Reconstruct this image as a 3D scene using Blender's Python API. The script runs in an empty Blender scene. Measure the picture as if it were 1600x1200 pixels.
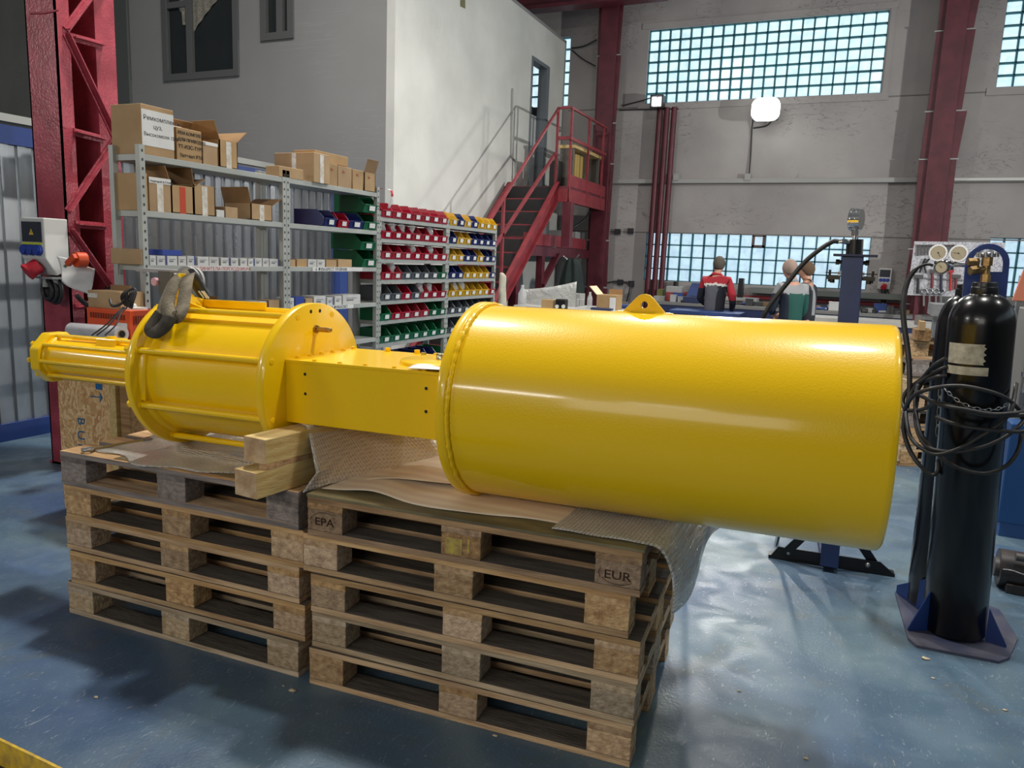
import bpy, bmesh, math, random
import numpy as np
from mathutils import Vector, Matrix, Euler
random.seed(7)
PI = math.pi
scene = bpy.context.scene
COL = scene.collection

# ------------------------------------------------------------------ camera
F, PITCH, ROLL, YAW, CAMH = 1185.44, .1625, .0388, -.4133, 1.5775
def _rot():
    cy, sy, cp, sp = math.cos(YAW), math.sin(YAW), math.cos(PITCH), math.sin(PITCH)
    fwd = Vector((sy*cp, cy*cp, -sp)); right = Vector((cy, -sy, 0)); up = right.cross(fwd)
    c, s = math.cos(ROLL), math.sin(ROLL)
    return c*right+s*up, -s*right+c*up, fwd
RT, UP, FW = _rot()
CP = Vector((0, 0, CAMH))
cam_d = bpy.data.cameras.new('camera'); cam = bpy.data.objects.new('camera', cam_d); COL.objects.link(cam)
cam_d.sensor_width = 36; cam_d.lens = F/1600*36; cam_d.clip_start = .05; cam_d.clip_end = 200
m = Matrix.Identity(4)
for i in range(3):
    m[i][0], m[i][1], m[i][2], m[i][3] = RT[i], UP[i], -FW[i], CP[i]
cam.matrix_world = m
scene.camera = cam
def at(px, py, k, c):
    """point of the photograph's pixel on the plane coordinate[k] = c"""
    d = RT*((px-800)/F) + UP*((600-py)/F) + FW
    return CP + d*((c-CP[k])/d[k])
def aY(px, py, y): return at(px, py, 1, y)
def aX(px, py, x): return at(px, py, 0, x)
def aZ(px, py, z): return at(px, py, 2, z)

# ------------------------------------------------------------------ world, lights, exposure
scene.view_settings.view_transform = 'Standard'
scene.view_settings.look = 'None'
scene.view_settings.exposure = 0.0
scene.view_settings.gamma = 1
scene.view_settings.use_curve_mapping = False
w = bpy.data.worlds.new('world'); scene.world = w; w.use_nodes = True
w.node_tree.nodes['Background'].inputs[0].default_value = (.90, .94, 1, 1)
w.node_tree.nodes['Background'].inputs[1].default_value = .11
def area(name, loc, target, size, power, col=(1, .96, .9), size_y=None, spread=PI):
    l = bpy.data.lights.new(name, 'AREA'); l.energy = power; l.color = col; l.size = size
    if size_y: l.shape = 'RECTANGLE'; l.size_y = size_y
    else: l.shape = 'DISK'
    l.spread = spread
    o = bpy.data.objects.new(name, l); COL.objects.link(o); o.location = loc
    o.rotation_euler = (Vector(target)-Vector(loc)).to_track_quat('-Z', 'Y').to_euler()
    return o
# high bay lamps under the roof, in rows
LAMP_W = 80
area('high_bay_light', (.52, 4.0, 7), (.52, 4.0, 0), .40, 225)
area('high_bay_light', (-3.9, 4.5, 7), (-3.9, 4.0, 0), .42, 330)
area('high_bay_light', (4.4, 4.4, 7), (4.4, 4.4, 0), .42, 110)
area('high_bay_light', (-2.6, 9.4, 7.0), (-1.6, 6.6, 0), .35, 105, spread=2.0)
area('high_bay_light', (3.5, 10, 7.4), (3.5, 10, 0), .45, 40)
# flood lights on the walls of the hall, plus one added front fill
area('flood_light', (5.2, 7.9, 2.7), (-5.3, 11.2, 3.6), .16, 150, (1, .98, .93), spread=2.0)
area('flood_light', (-.8, -4.6, 2.9), (-1.0, 2.2, .9), 3.2, 62, (1, .95, .88), size_y=1.4)  # added soft fill for the front faces, not a lamp of the hall
area('flood_light', (-3.7, -5.3, 4), (-.8, 2.3, 1), 1.9, 75, size_y=.2)
area('flood_light', (-1.0, -5.1, 4), (-.3, 2.3, 1), 1.3, 10, size_y=.3)
area('flood_light', (-9.1, -2.1, 4), (-2.6, 2.3, 1), 1.3, 110, size_y=.4)

# ------------------------------------------------------------------ materials
def sr(r, g, b):
    return tuple(((c/255)/12.92 if c/255 <= .04045 else ((c/255+.055)/1.055)**2.4) for c in (r, g, b))+(1,)
MATS = {}
def mat(name, c, rough=.5, metal=0., c2=None, scale=8., stretch=(1, 1, 1), bump=0., bscale=None, rnd=0., coat=0., em=None, ems=0., detail=5, lo=.35, hi=.65, trans=0., alpha=1., spec=.5, rough2=None):
    if name in MATS: return MATS[name]
    M = bpy.data.materials.new(name); M.use_nodes = True; nt = M.node_tree; N = nt.nodes; L = nt.links
    b = N['Principled BSDF']; b.inputs['Base Color'].default_value = c; b.inputs['Roughness'].default_value = rough
    b.inputs['Metallic'].default_value = metal; b.inputs['Coat Weight'].default_value = coat
    b.inputs['Specular IOR Level'].default_value = spec
    b.inputs['Transmission Weight'].default_value = trans; b.inputs['Alpha'].default_value = alpha
    if em: b.inputs['Emission Color'].default_value = em; b.inputs['Emission Strength'].default_value = ems
    if c2 or bump or rnd:
        tc = N.new('ShaderNodeTexCoord'); mp = N.new('ShaderNodeMapping'); mp.inputs['Scale'].default_value = stretch
        L.new(tc.outputs['Object'], mp.inputs[0])
        oi = N.new('ShaderNodeObjectInfo')
        mu = N.new('ShaderNodeVectorMath'); mu.operation = 'SCALE'; mu.inputs[0].default_value = (13.1, 7.7, 5.3)
        L.new(oi.outputs['Random'], mu.inputs['Scale']); ad = N.new('ShaderNodeVectorMath'); ad.operation = 'ADD'
        L.new(mp.outputs[0], ad.inputs[0]); L.new(mu.outputs[0], ad.inputs[1])
        if c2:
            n = N.new('ShaderNodeTexNoise'); n.inputs['Scale'].default_value = scale; n.inputs['Detail'].default_value = detail
            L.new(ad.outputs[0], n.inputs[0])
            r = N.new('ShaderNodeValToRGB'); r.color_ramp.elements[0].position = lo; r.color_ramp.elements[1].position = hi
            r.color_ramp.elements[0].color = c; r.color_ramp.elements[1].color = c2
            L.new(n.outputs[0], r.inputs[0]); out = r.outputs[0]
            if rough2 is not None:
                rr = N.new('ShaderNodeMapRange'); rr.inputs[1].default_value = lo; rr.inputs[2].default_value = hi
                rr.inputs[3].default_value = rough; rr.inputs[4].default_value = rough2
                L.new(n.outputs[0], rr.inputs[0]); L.new(rr.outputs[0], b.inputs['Roughness'])
        else:
            rg = N.new('ShaderNodeRGB'); rg.outputs[0].default_value = c; out = rg.outputs[0]
        if rnd:
            hs = N.new('ShaderNodeHueSaturation'); mr = N.new('ShaderNodeMapRange')
            mr.inputs[3].default_value = 1-rnd; mr.inputs[4].default_value = 1+rnd
            L.new(oi.outputs['Random'], mr.inputs[0]); L.new(mr.outputs[0], hs.inputs['Value']); L.new(out, hs.inputs['Color'])
            mr2 = N.new('ShaderNodeMapRange'); mr2.inputs[3].default_value = 1.05; mr2.inputs[4].default_value = 1-rnd*.8
            ml = N.new('ShaderNodeMath'); ml.operation = 'FRACT'; m10 = N.new('ShaderNodeMath'); m10.operation = 'MULTIPLY'; m10.inputs[1].default_value = 7.31
            L.new(oi.outputs['Random'], m10.inputs[0]); L.new(m10.outputs[0], ml.inputs[0]); L.new(ml.outputs[0], mr2.inputs[0]); L.new(mr2.outputs[0], hs.inputs['Saturation'])
            out = hs.outputs[0]
        L.new(out, b.inputs['Base Color'])
        if bump:
            n2 = N.new('ShaderNodeTexNoise'); n2.inputs['Scale'].default_value = bscale or scale*4; n2.inputs['Detail'].default_value = 3
            L.new(ad.outputs[0], n2.inputs[0]); bp = N.new('ShaderNodeBump'); bp.inputs['Strength'].default_value = bump; bp.inputs['Distance'].default_value = .01
            L.new(n2.outputs[0], bp.inputs['Height']); L.new(bp.outputs[0], b.inputs['Normal'])
    MATS[name] = M
    return M

yellow = mat('yellow_paint', (.94, .585, .0, 1), .36, bump=.08, bscale=170, coat=.5, spec=.3)
yellow.node_tree.nodes['Principled BSDF'].inputs['Coat Roughness'].default_value = .11
dark_hole = mat('hole_black', (.006, .005, .004, 1), .8)
zinc = mat('zinc_steel', sr(190, 185, 160), .3, .9, c2=sr(150, 140, 110), scale=30)
brass = mat('brass', sr(190, 160, 110), .35, .85, c2=sr(140, 110, 70), scale=40)
steel = mat('steel', sr(170, 172, 175), .3, .9)
chrome = mat('chrome', sr(232, 232, 230), .16, 1)
red_col = mat('red_column_paint', sr(176, 74, 88), .32, c2=sr(146, 54, 66), scale=6, bump=.35, bscale=60)
red_st = mat('red_stair_paint', sr(142, 50, 58), .45, c2=sr(118, 40, 48), scale=6)
maroon = mat('maroon_paint', sr(98, 38, 50), .45, c2=sr(80, 30, 40), scale=5, bump=.2, bscale=50)
blue = mat('blue_paint', sr(44, 70, 128), .4, c2=sr(38, 60, 112), scale=5)
navy = mat('navy_paint', sr(34, 46, 84), .45)
dblue = mat('deep_blue_paint', sr(26, 52, 112), .4)
black = mat('black_paint', sr(16, 16, 18), .35)
blackgl = mat('bottle_black', sr(7, 8, 10), .24, c2=sr(12, 13, 14), scale=6, bump=.03, bscale=40, coat=.15, spec=.4)
rubber = mat('rubber', sr(34, 34, 36), .45, c2=sr(44, 44, 45), scale=20)
plast_w = mat('white_plastic', sr(215, 216, 212), .4)
plast_g = mat('grey_plastic', sr(160, 160, 158), .5)
paper = mat('paper', sr(225, 226, 224), .7, c2=sr(212, 213, 212), scale=6)
shelfm = mat('shelf_grey_paint', sr(172, 176, 172), .45, c2=sr(160, 164, 160), scale=5)
card = mat('cardboard', sr(178, 148, 108), .8, c2=sr(164, 134, 96), scale=6, rnd=.10)
card2 = mat('cardboard_inner', sr(150, 118, 80), .85, c2=sr(130, 100, 66), scale=5, rnd=.1)
tape = mat('packing_tape', sr(200, 192, 178), .15, c2=sr(228, 226, 222), scale=30)
wboxm = mat('white_carton', sr(205, 206, 204), .6, c2=sr(190, 190, 190), scale=14, rnd=.06)
bluebox = mat('blue_carton', sr(40, 66, 150), .5)
inkk = mat('ink_black', sr(30, 30, 34), .6)
inkr = mat('ink_red', sr(170, 50, 50), .6)
inkb = mat('ink_blue', sr(30, 100, 150), .6)
binc = {'R': mat('bin_red', sr(160, 28, 48), .35, rnd=.08), 'Y': mat('bin_yellow', sr(205, 160, 34), .35, rnd=.06), 'B': mat('bin_blue', sr(30, 42, 100), .35, rnd=.12),
        'G': mat('bin_green', sr(12, 98, 62), .35, rnd=.1), 'K': mat('bin_grey', sr(82, 88, 94), .4, rnd=.08)}
orange = mat('orange_paint', sr(222, 84, 36), .45)
timber = mat('timber', sr(214, 190, 132), .75, c2=sr(190, 160, 100), scale=6, stretch=(8, 1, 8), bump=.2, bscale=30)
endgr = mat('end_grain', sr(206, 178, 140), .85, c2=sr(170, 136, 98), scale=18, stretch=(1, 1, 1), bump=.4, bscale=80)
pw = {}
for k, (ca, cb) in {'tan': ((222, 184, 132), (164, 124, 82)), 'grey': ((156, 142, 132), (112, 102, 96)), 'brown': ((198, 158, 110), (140, 106, 72)), 'pale': ((214, 190, 156), (158, 134, 100))}.items():
    pw[k] = (mat('pallet_wood_long_'+k, sr(*ca), .85, c2=sr(*cb), scale=5, stretch=(.8, 9, 9), bump=.5, bscale=30, rnd=.18, lo=.3, hi=.7),
             mat('pallet_wood_cross_'+k, sr(*ca), .85, c2=sr(*cb), scale=5, stretch=(9, .8, 9), bump=.5, bscale=30, rnd=.2, lo=.3, hi=.7),
             mat('pallet_block_'+k, sr(*ca), .9, c2=sr(*cb), scale=40, stretch=(1, 1, 1.3), bump=.7, bscale=90, rnd=.30, lo=.3, hi=.7))
deck_dirt_shade = mat('pallet_top_dirt_shade', sr(104, 94, 82), .85, c2=sr(72, 65, 58), scale=6, stretch=(1, 8, 8), bump=.4, rnd=.15)  # deck dirt, with the stack's inner shade put into the colour
film = mat('shrink_film', sr(205, 205, 208), .22, c2=sr(185, 185, 190), scale=10, stretch=(1, 10, 10))
galv = mat('galvanised_sheet', sr(196, 200, 204), .26, .95, c2=sr(150, 154, 158), scale=2.2, stretch=(1, 1, .5), bump=.12, bscale=3, rough2=.36)

def bubble_mat():
    M = bpy.data.materials.new('bubble_wrap'); M.use_nodes = True; nt = M.node_tree; N = nt.nodes; L = nt.links
    b = N['Principled BSDF']; b.inputs['Base Color'].default_value = sr(232, 228, 220); b.inputs['Roughness'].default_value = .14
    b.inputs['Specular IOR Level'].default_value = 1.0; b.inputs['Coat Weight'].default_value = .6; b.inputs['Coat Roughness'].default_value = .1
    tc = N.new('ShaderNodeTexCoord'); v = N.new('ShaderNodeTexVoronoi'); v.inputs['Scale'].default_value = 80; v.inputs['Randomness'].default_value = .15
    L.new(tc.outputs['Object'], v.inputs[0]); bp = N.new('ShaderNodeBump'); bp.inputs['Strength'].default_value = 1.0; bp.inputs['Distance'].default_value = .012; bp.invert = True
    L.new(v.outputs['Distance'], bp.inputs['Height']); L.new(bp.outputs[0], b.inputs['Normal'])
    t = N.new('ShaderNodeBsdfTransparent'); mx = N.new('ShaderNodeMixShader')
    vr = N.new('ShaderNodeValToRGB'); vr.color_ramp.elements[0].position = .18; vr.color_ramp.elements[0].color = (.42, .42, .42, 1); vr.color_ramp.elements[1].position = .55; vr.color_ramp.elements[1].color = (.93, .93, .93, 1)
    L.new(v.outputs['Distance'], vr.inputs[0]); L.new(vr.outputs[0], mx.inputs[0])
    L.new(t.outputs[0], mx.inputs[1]); L.new(b.outputs[0], mx.inputs[2]); L.new(mx.outputs[0], N['Material Output'].inputs[0])
    return M
bubble = bubble_mat()
def clear_mat(name, col, fac, rough=.1):
    M = bpy.data.materials.new(name); M.use_nodes = True; nt = M.node_tree; N = nt.nodes; L = nt.links
    b = N['Principled BSDF']; b.inputs['Base Color'].default_value = col; b.inputs['Roughness'].default_value = rough
    tc = N.new('ShaderNodeTexCoord'); n = N.new('ShaderNodeTexNoise'); n.inputs['Scale'].default_value = 9; n.inputs['Distortion'].default_value = 1.2
    L.new(tc.outputs['Object'], n.inputs[0]); bp = N.new('ShaderNodeBump'); bp.inputs['Strength'].default_value = 1; bp.inputs['Distance'].default_value = .03
    L.new(n.outputs[0], bp.inputs['Height']); L.new(bp.outputs[0], b.inputs['Normal'])
    t = N.new('ShaderNodeBsdfTransparent'); mx = N.new('ShaderNodeMixShader'); mx.inputs[0].default_value = fac
    L.new(t.outputs[0], mx.inputs[1]); L.new(b.outputs[0], mx.inputs[2]); L.new(mx.outputs[0], N['Material Output'].inputs[0])
    return M
clearbag = clear_mat('clear_plastic', sr(225, 228, 230), .4)
clearsheet = clear_mat('plastic_cover', sr(190, 192, 190), .85, .2)

def veneer_mat():
    M = bpy.data.materials.new('wood_print_film'); M.use_nodes = True; nt = M.node_tree; N = nt.nodes; L = nt.links
    b = N['Principled BSDF']; b.inputs['Roughness'].default_value = .5
    tc = N.new('ShaderNodeTexCoord'); mp = N.new('ShaderNodeMapping'); mp.inputs['Scale'].default_value = (.5, 3.2, 3.2); mp.inputs['Rotation'].default_value = (0, 0, .1)
    wv = N.new('ShaderNodeTexWave'); wv.bands_direction = 'Y'; wv.inputs['Scale'].default_value = 1.5; wv.inputs['Distortion'].default_value = 7; wv.inputs['Detail'].default_value = 2; wv.inputs['Detail Scale'].default_value = .35
    L.new(tc.outputs['Object'], mp.inputs[0]); L.new(mp.outputs[0], wv.inputs[0])
    r = N.new('ShaderNodeValToRGB'); r.color_ramp.elements[0].color = sr(226, 208, 188); r.color_ramp.elements[1].color = sr(238, 226, 204)
    L.new(wv.outputs[0], r.inputs[0]); L.new(r.outputs[0], b.inputs['Base Color'])
    return M
veneer = veneer_mat()

def floor_mat():
    M = bpy.data.materials.new('blue_floor_paint'); M.use_nodes = True; nt = M.node_tree; N = nt.nodes; L = nt.links
    b = N['Principled BSDF']; tc = N.new('ShaderNodeTexCoord')
    def noise(s, d, dist=0, sc=None):
        n = N.new('ShaderNodeTexNoise'); n.inputs['Scale'].default_value = s; n.inputs['Detail'].default_value = d; n.inputs['Distortion'].default_value = dist
        if sc:
            mp = N.new('ShaderNodeMapping'); mp.inputs['Scale'].default_value = sc; L.new(tc.outputs['Object'], mp.inputs[0]); L.new(mp.outputs[0], n.inputs[0])
        else: L.new(tc.outputs['Object'], n.inputs[0])
        return n.outputs[0]
    def ramp(src, st):
        r = N.new('ShaderNodeValToRGB')
        while len(r.color_ramp.elements) < len(st): r.color_ramp.elements.new(.5)
        for e, (p, c) in zip(r.color_ramp.elements, st): e.position = p; e.color = c
        L.new(src, r.inputs[0]); return r.outputs[0]
    def mix(f, a, bb):
        x = N.new('ShaderNodeMix'); x.data_type = 'RGBA'; L.new(f, x.inputs[0]); L.new(a, x.inputs[6]); L.new(bb, x.inputs[7]); return x.outputs[2]
    base = ramp(noise(1.3, 8, 1.), [(.3, sr(66, 87, 110)), (.5, sr(82, 106, 124)), (.72, sr(108, 129, 136))])
    bl = N.new('ShaderNodeRGB'); bl.outputs[0].default_value = sr(52, 80, 128)
    f1 = ramp(noise(.55, 4, .6), [(.52, (0, 0, 0, 1)), (.66, (.65, .65, .65, 1))])
    c1 = mix(f1, base, bl.outputs[0])
    dk = N.new('ShaderNodeRGB'); dk.outputs[0].default_value = sr(92, 98, 92)
    f2 = ramp(noise(3.2, 7, 1.5), [(.56, (0, 0, 0, 1)), (.75, (.55, .55, .55, 1))])
    c2 = mix(f2, c1, dk.outputs[0])
    lt = N.new('ShaderNodeRGB'); lt.outputs[0].default_value = sr(190, 200, 200)
    f3 = ramp(noise(40, 4, 3, (1, .35, 1)), [(.62, (0, 0, 0, 1)), (.8, (.55, .55, .55, 1))])
    c3 = mix(f3, c2, lt.outputs[0])
    L.new(c3, b.inputs['Base Color'])
    rr = ramp(noise(5, 8, 1), [(.38, (.31, .31, .31, 1)), (.66, (.55, .55, .55, 1))]); L.new(rr, b.inputs['Roughness'])
    bp = N.new('ShaderNodeBump'); bp.inputs['Strength'].default_value = .4; bp.inputs['Distance'].default_value = .004
    L.new(noise(75, 9, .6), bp.inputs['Height']); L.new(bp.outputs[0], b.inputs['Normal'])
    return M
def wall_mat(name, ca, cb, crack, cstr, sc=1.0, cstretch=(1, 1, 2.6)):
    M = bpy.data.materials.new(name); M.use_nodes = True; nt = M.node_tree; N = nt.nodes; L = nt.links
    b = N['Principled BSDF']; b.inputs['Roughness'].default_value = .85; tc = N.new('ShaderNodeTexCoord')
    n = N.new('ShaderNodeTexNoise'); n.inputs['Scale'].default_value = sc; n.inputs['Detail'].default_value = 8; L.new(tc.outputs['Object'], n.inputs[0])
    r = N.new('ShaderNodeValToRGB'); r.color_ramp.elements[0].position = .35; r.color_ramp.elements[1].position = .68
    r.color_ramp.elements[0].color = ca; r.color_ramp.elements[1].color = cb; L.new(n.outputs[0], r.inputs[0])
    # hairline stains: thin band of a distorted noise, only in patches
    mp = N.new('ShaderNodeMapping'); mp.inputs['Scale'].default_value = cstretch; L.new(tc.outputs['Object'], mp.inputs[0])
    n2 = N.new('ShaderNodeTexNoise'); n2.inputs['Scale'].default_value = 2.2; n2.inputs['Detail'].default_value = 6; n2.inputs['Distortion'].default_value = 1.6; L.new(mp.outputs[0], n2.inputs[0])
    sb = N.new('ShaderNodeMath'); sb.operation = 'SUBTRACT'; sb.inputs[1].default_value = .5; L.new(n2.outputs[0], sb.inputs[0])
    ab = N.new('ShaderNodeMath'); ab.operation = 'ABSOLUTE'; L.new(sb.outputs[0], ab.inputs[0])
    r2 = N.new('ShaderNodeValToRGB'); r2.color_ramp.elements[0].position = .0; r2.color_ramp.elements[0].color = (1, 1, 1, 1); r2.color_ramp.elements[1].position = .012; r2.color_ramp.elements[1].color = (0, 0, 0, 1)
    L.new(ab.outputs[0], r2.inputs[0])
    n3 = N.new('ShaderNodeTexNoise'); n3.inputs['Scale'].default_value = .9; L.new(tc.outputs['Object'], n3.inputs[0])
    r3 = N.new('ShaderNodeValToRGB'); r3.color_ramp.elements[0].position = .5; r3.color_ramp.elements[1].position = .62; L.new(n3.outputs[0], r3.inputs[0])
    mu = N.new('ShaderNodeMath'); mu.operation = 'MULTIPLY'; L.new(r2.outputs[0], mu.inputs[0]); L.new(r3.outputs[0], mu.inputs[1])
    m2 = N.new('ShaderNodeMath'); m2.operation = 'MULTIPLY'; m2.inputs[1].default_value = cstr; L.new(mu.outputs[0], m2.inputs[0])
    x = N.new('ShaderNodeMix'); x.data_type = 'RGBA'; L.new(m2.outputs[0], x.inputs[0]); L.new(r.outputs[0], x.inputs[6]); x.inputs[7].default_value = crack
    L.new(x.outputs[2], b.inputs['Base Color'])
    bp = N.new('ShaderNodeBump'); bp.inputs['Strength'].default_value = .25; bp.inputs['Distance'].default_value = .01; L.new(n.outputs[0], bp.inputs['Height']); L.new(bp.outputs[0], b.inputs['Normal'])
    return M
def glass_mat(name, ca, cb, strength):
    M = bpy.data.materials.new(name); M.use_nodes = True; nt = M.node_tree; N = nt.nodes; L = nt.links
    b = N['Principled BSDF']; b.inputs['Roughness'].default_value = .15; b.inputs['Base Color'].default_value = sr(120, 160, 170)
    tc = N.new('ShaderNodeTexCoord'); n = N.new('ShaderNodeTexNoise'); n.inputs['Scale'].default_value = 7; n.inputs['Detail'].default_value = 5; n.inputs['Distortion'].default_value = .8
    L.new(tc.outputs['Object'], n.inputs[0]); r = N.new('ShaderNodeValToRGB'); r.color_ramp.elements[0].position = .3; r.color_ramp.elements[1].position = .6
    r.color_ramp.elements[0].color = ca; r.color_ramp.elements[1].color = cb; L.new(n.outputs[0], r.inputs[0]); L.new(r.outputs[0], b.inputs['Emission Color'])
    b.inputs['Emission Strength'].default_value = strength
    return M

# ------------------------------------------------------------------ mesh helpers
class MB:
    def __init__(s): s.v = []; s.f = []; s.m = []; s.sm = []
    def add(s, vs, fs, mi=0, sm=False, T=None):
        o = len(s.v)
        for p in vs:
            p = Vector(p)
            s.v.append(T @ p if T else p)
        for f in fs: s.f.append([i+o for i in f]); s.m.append(mi); s.sm.append(sm)
        return s
    def box(s, a, b, mi=0, T=None):
        x0, y0, z0 = [min(a[i], b[i]) for i in range(3)]; x1, y1, z1 = [max(a[i], b[i]) for i in range(3)]
        return s.add([(x0, y0, z0), (x1, y0, z0), (x1, y1, z0), (x0, y1, z0), (x0, y0, z1), (x1, y0, z1), (x1, y1, z1), (x0, y1, z1)],
              [(0, 3, 2, 1), (4, 5, 6, 7), (0, 1, 5, 4), (1, 2, 6, 5), (2, 3, 7, 6), (3, 0, 4, 7)], mi, False, T)
    def hexa(s, p, mi=0):   # 8 points, bottom ring then top ring
        return s.add(p, [(0, 3, 2, 1), (4, 5, 6, 7), (0, 1, 5, 4), (1, 2, 6, 5), (2, 3, 7, 6), (3, 0, 4, 7)], mi)
    def cyl(s, p0, p1, r, r1=None, n=20, mi=0, caps=True, sm=True):
        p0 = Vector(p0); p1 = Vector(p1); d = (p1-p0).normalized(); r1 = r if r1 is None else r1
        a = d.orthogonal().normalized(); b = d.cross(a); vs = []
        for p, rr in ((p0, r), (p1, r1)):
            for i in range(n):
                t = 2*PI*i/n; vs.append(p+(a*math.cos(t)+b*math.sin(t))*rr)
        s.add(vs, [(i, (i+1) % n, (i+1) % n+n, i+n) for i in range(n)], mi, sm)
        if caps: s.add(vs[:n], [tuple(reversed(range(n)))], mi); s.add(vs[n:], [tuple(range(n))], mi)
        return s
    def tube(s, pts, r, n=10, mi=0, closed=False, smooth=6):
        P = spline(pts, smooth, closed) if smooth else [Vector(p) for p in pts]
        K = len(P); prev = None; vs = []
        for i, p in enumerate(P):
            if closed: d = (P[(i+1) % K]-P[i-1])
            else: d = P[min(i+1, K-1)]-P[max(i-1, 0)]
            d.normalize()
            if prev is None: a = d.orthogonal().normalized()
            else:
                a = prev-d*prev.dot(d)
                a = a.normalized() if a.length > 1e-6 else d.orthogonal().normalized()
            prev = a; b = d.cross(a); rr = r[min(i*len(r)//K, len(r)-1)] if isinstance(r, (list, tuple)) else r
            for j in range(n):
                t = 2*PI*j/n; vs.append(p+(a*math.cos(t)+b*math.sin(t))*rr)
        fs = []
        for i in range(K if closed else K-1):
            i2 = (i+1) % K
            for j in range(n): fs.append((i*n+j, i*n+(j+1) % n, i2*n+(j+1) % n, i2*n+j))
        s.add(vs, fs, mi, True)
        if not closed: s.add(vs[:n], [tuple(reversed(range(n)))], mi); s.add(vs[-n:], [tuple(range(n))], mi)
        return s
    def lathe(s, prof, axis='Z', n=48, mi=0, T=None, sm=True, closed=False):
        vs = []
        for (h, r) in prof:
            for j in range(n):
                t = 2*PI*j/n; c, q = r*math.cos(t), r*math.sin(t)
                vs.append({'Z': (c, q, h), 'X': (h, c, q), 'Y': (q, h, c)}[axis])
        K = len(prof); fs = []
        for i in range(K if closed else K-1):
            i2 = (i+1) % K
            for j in range(n): fs.append((i*n+j, i*n+(j+1) % n, i2*n+(j+1) % n, i2*n+j))
        return s.add(vs, fs, mi, sm, T)
    def prism(s, poly, axis, a, b, mi=0, T=None):
        n = len(poly)
        def q(u, v, h): return {'X': (h, u, v), 'Y': (u, h, v), 'Z': (u, v, h)}[axis]
        vs = [q(u, v, a) for u, v in poly]+[q(u, v, b) for u, v in poly]
        return s.add(vs, [tuple(range(n)), tuple(reversed(range(n, 2*n)))]+[(i, i+n, (i+1) % n+n, (i+1) % n) for i in range(n)], mi, False, T)
    def beam(s, p0, p1, w, h, mi=0, up=(0, 0, 1)):
        p0 = Vector(p0); p1 = Vector(p1); d = (p1-p0).normalized(); u = Vector(up)
        if abs(d.dot(u)) > .98: u = Vector((0, 1, 0))
        a = d.cross(u).normalized()*w/2; b = a.cross(d).normalized()*h/2
        return s.add([p0-a-b, p0+a-b, p0+a+b, p0-a+b, p1-a-b, p1+a-b, p1+a+b, p1-a+b],
                     [(0, 3, 2, 1), (4, 5, 6, 7), (0, 1, 5, 4), (1, 2, 6, 5), (2, 3, 7, 6), (3, 0, 4, 7)], mi)
    def sphere(s, c, r, n=16, mi=0, sc=(1, 1, 1)):
        prof = [(-math.cos(PI*i/(n//2)), max(math.sin(PI*i/(n//2)), 1e-4)) for i in range(n//2+1)]
        T = Matrix.Translation(c) @ Matrix.Diagonal((r*sc[0], r*sc[1], r*sc[2], 1))
        return s.lathe(prof, 'Z', n, mi, T)
    def grid(s, fn, nu, nv, mi=0, sm=True):
        vs = [fn(i/nu, j/nv) for i in range(nu+1) for j in range(nv+1)]
        fs = [(i*(nv+1)+j, i*(nv+1)+j+1, (i+1)*(nv+1)+j+1, (i+1)*(nv+1)+j) for i in range(nu) for j in range(nv)]
        return s.add(vs, fs, mi, sm)
def spline(pts, k=6, closed=False):
    P = [Vector(p) for p in pts]; n = len(P); out = []
    rng = n if closed else n-1
    for i in range(rng):
        if closed: a, b, c, d = P[i-1], P[i], P[(i+1) % n], P[(i+2) % n]
        else: a, b, c, d = P[max(i-1, 0)], P[i], P[i+1], P[min(i+2, n-1)]
        for j in range(k):
            t = j/k
            out.append(.5*((2*b)+(c-a)*t+(2*a-5*b+4*c-d)*t*t+(3*b-a-3*c+d)*t**3))
    if not closed: out.append(P[-1])
    return out
def build(name, mb, mats, parent=None, world=False, bevel=0, solid=0, smooth_ang=None, weld=False):
    me = bpy.data.meshes.new(name)
    vs = mb.v
    if world and parent is not None:
        Ti = Matrix.LocRotScale(parent.location, parent.rotation_euler, None)
        pp = parent.parent
        while pp is not None: Ti = Matrix.LocRotScale(pp.location, pp.rotation_euler, None) @ Ti; pp = pp.parent
        Ti = Ti.inverted(); vs = [Ti @ v for v in vs]
    me.from_pydata([tuple(v) for v in vs], [], mb.f)
    if not isinstance(mats, (list, tuple)): mats = [mats]
    for m_ in mats: me.materials.append(m_)
    me.polygons.foreach_set('material_index', mb.m); me.polygons.foreach_set('use_smooth', mb.sm); me.update()
    b = bmesh.new(); b.from_mesh(me)
    if weld: bmesh.ops.remove_doubles(b, verts=b.verts, dist=1e-5)
    bmesh.ops.recalc_face_normals(b, faces=b.faces); b.to_mesh(me); b.free()
    o = bpy.data.objects.new(name, me); COL.objects.link(o); o.parent = parent
    if bevel:
        md = o.modifiers.new('bevel', 'BEVEL'); md.width = bevel; md.segments = 2; md.limit_method = 'ANGLE'
    if solid:
        md = o.modifiers.new('solid', 'SOLIDIFY'); md.thickness = solid; md.offset = 1
    return o
def tag(o, label, cat, group=None, kind=None):
    o['label'] = label; o['category'] = cat
    if group: o['group'] = group
    if kind: o['kind'] = kind
    return o
def thing(name, label, cat, loc=(0, 0, 0), rz=0, group=None, rot=None):
    o = bpy.data.objects.new(name, None); COL.objects.link(o); o.location = loc; o.rotation_euler = rot or (0, 0, rz)
    o.empty_display_size = .1
    return tag(o, label, cat, group)
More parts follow.
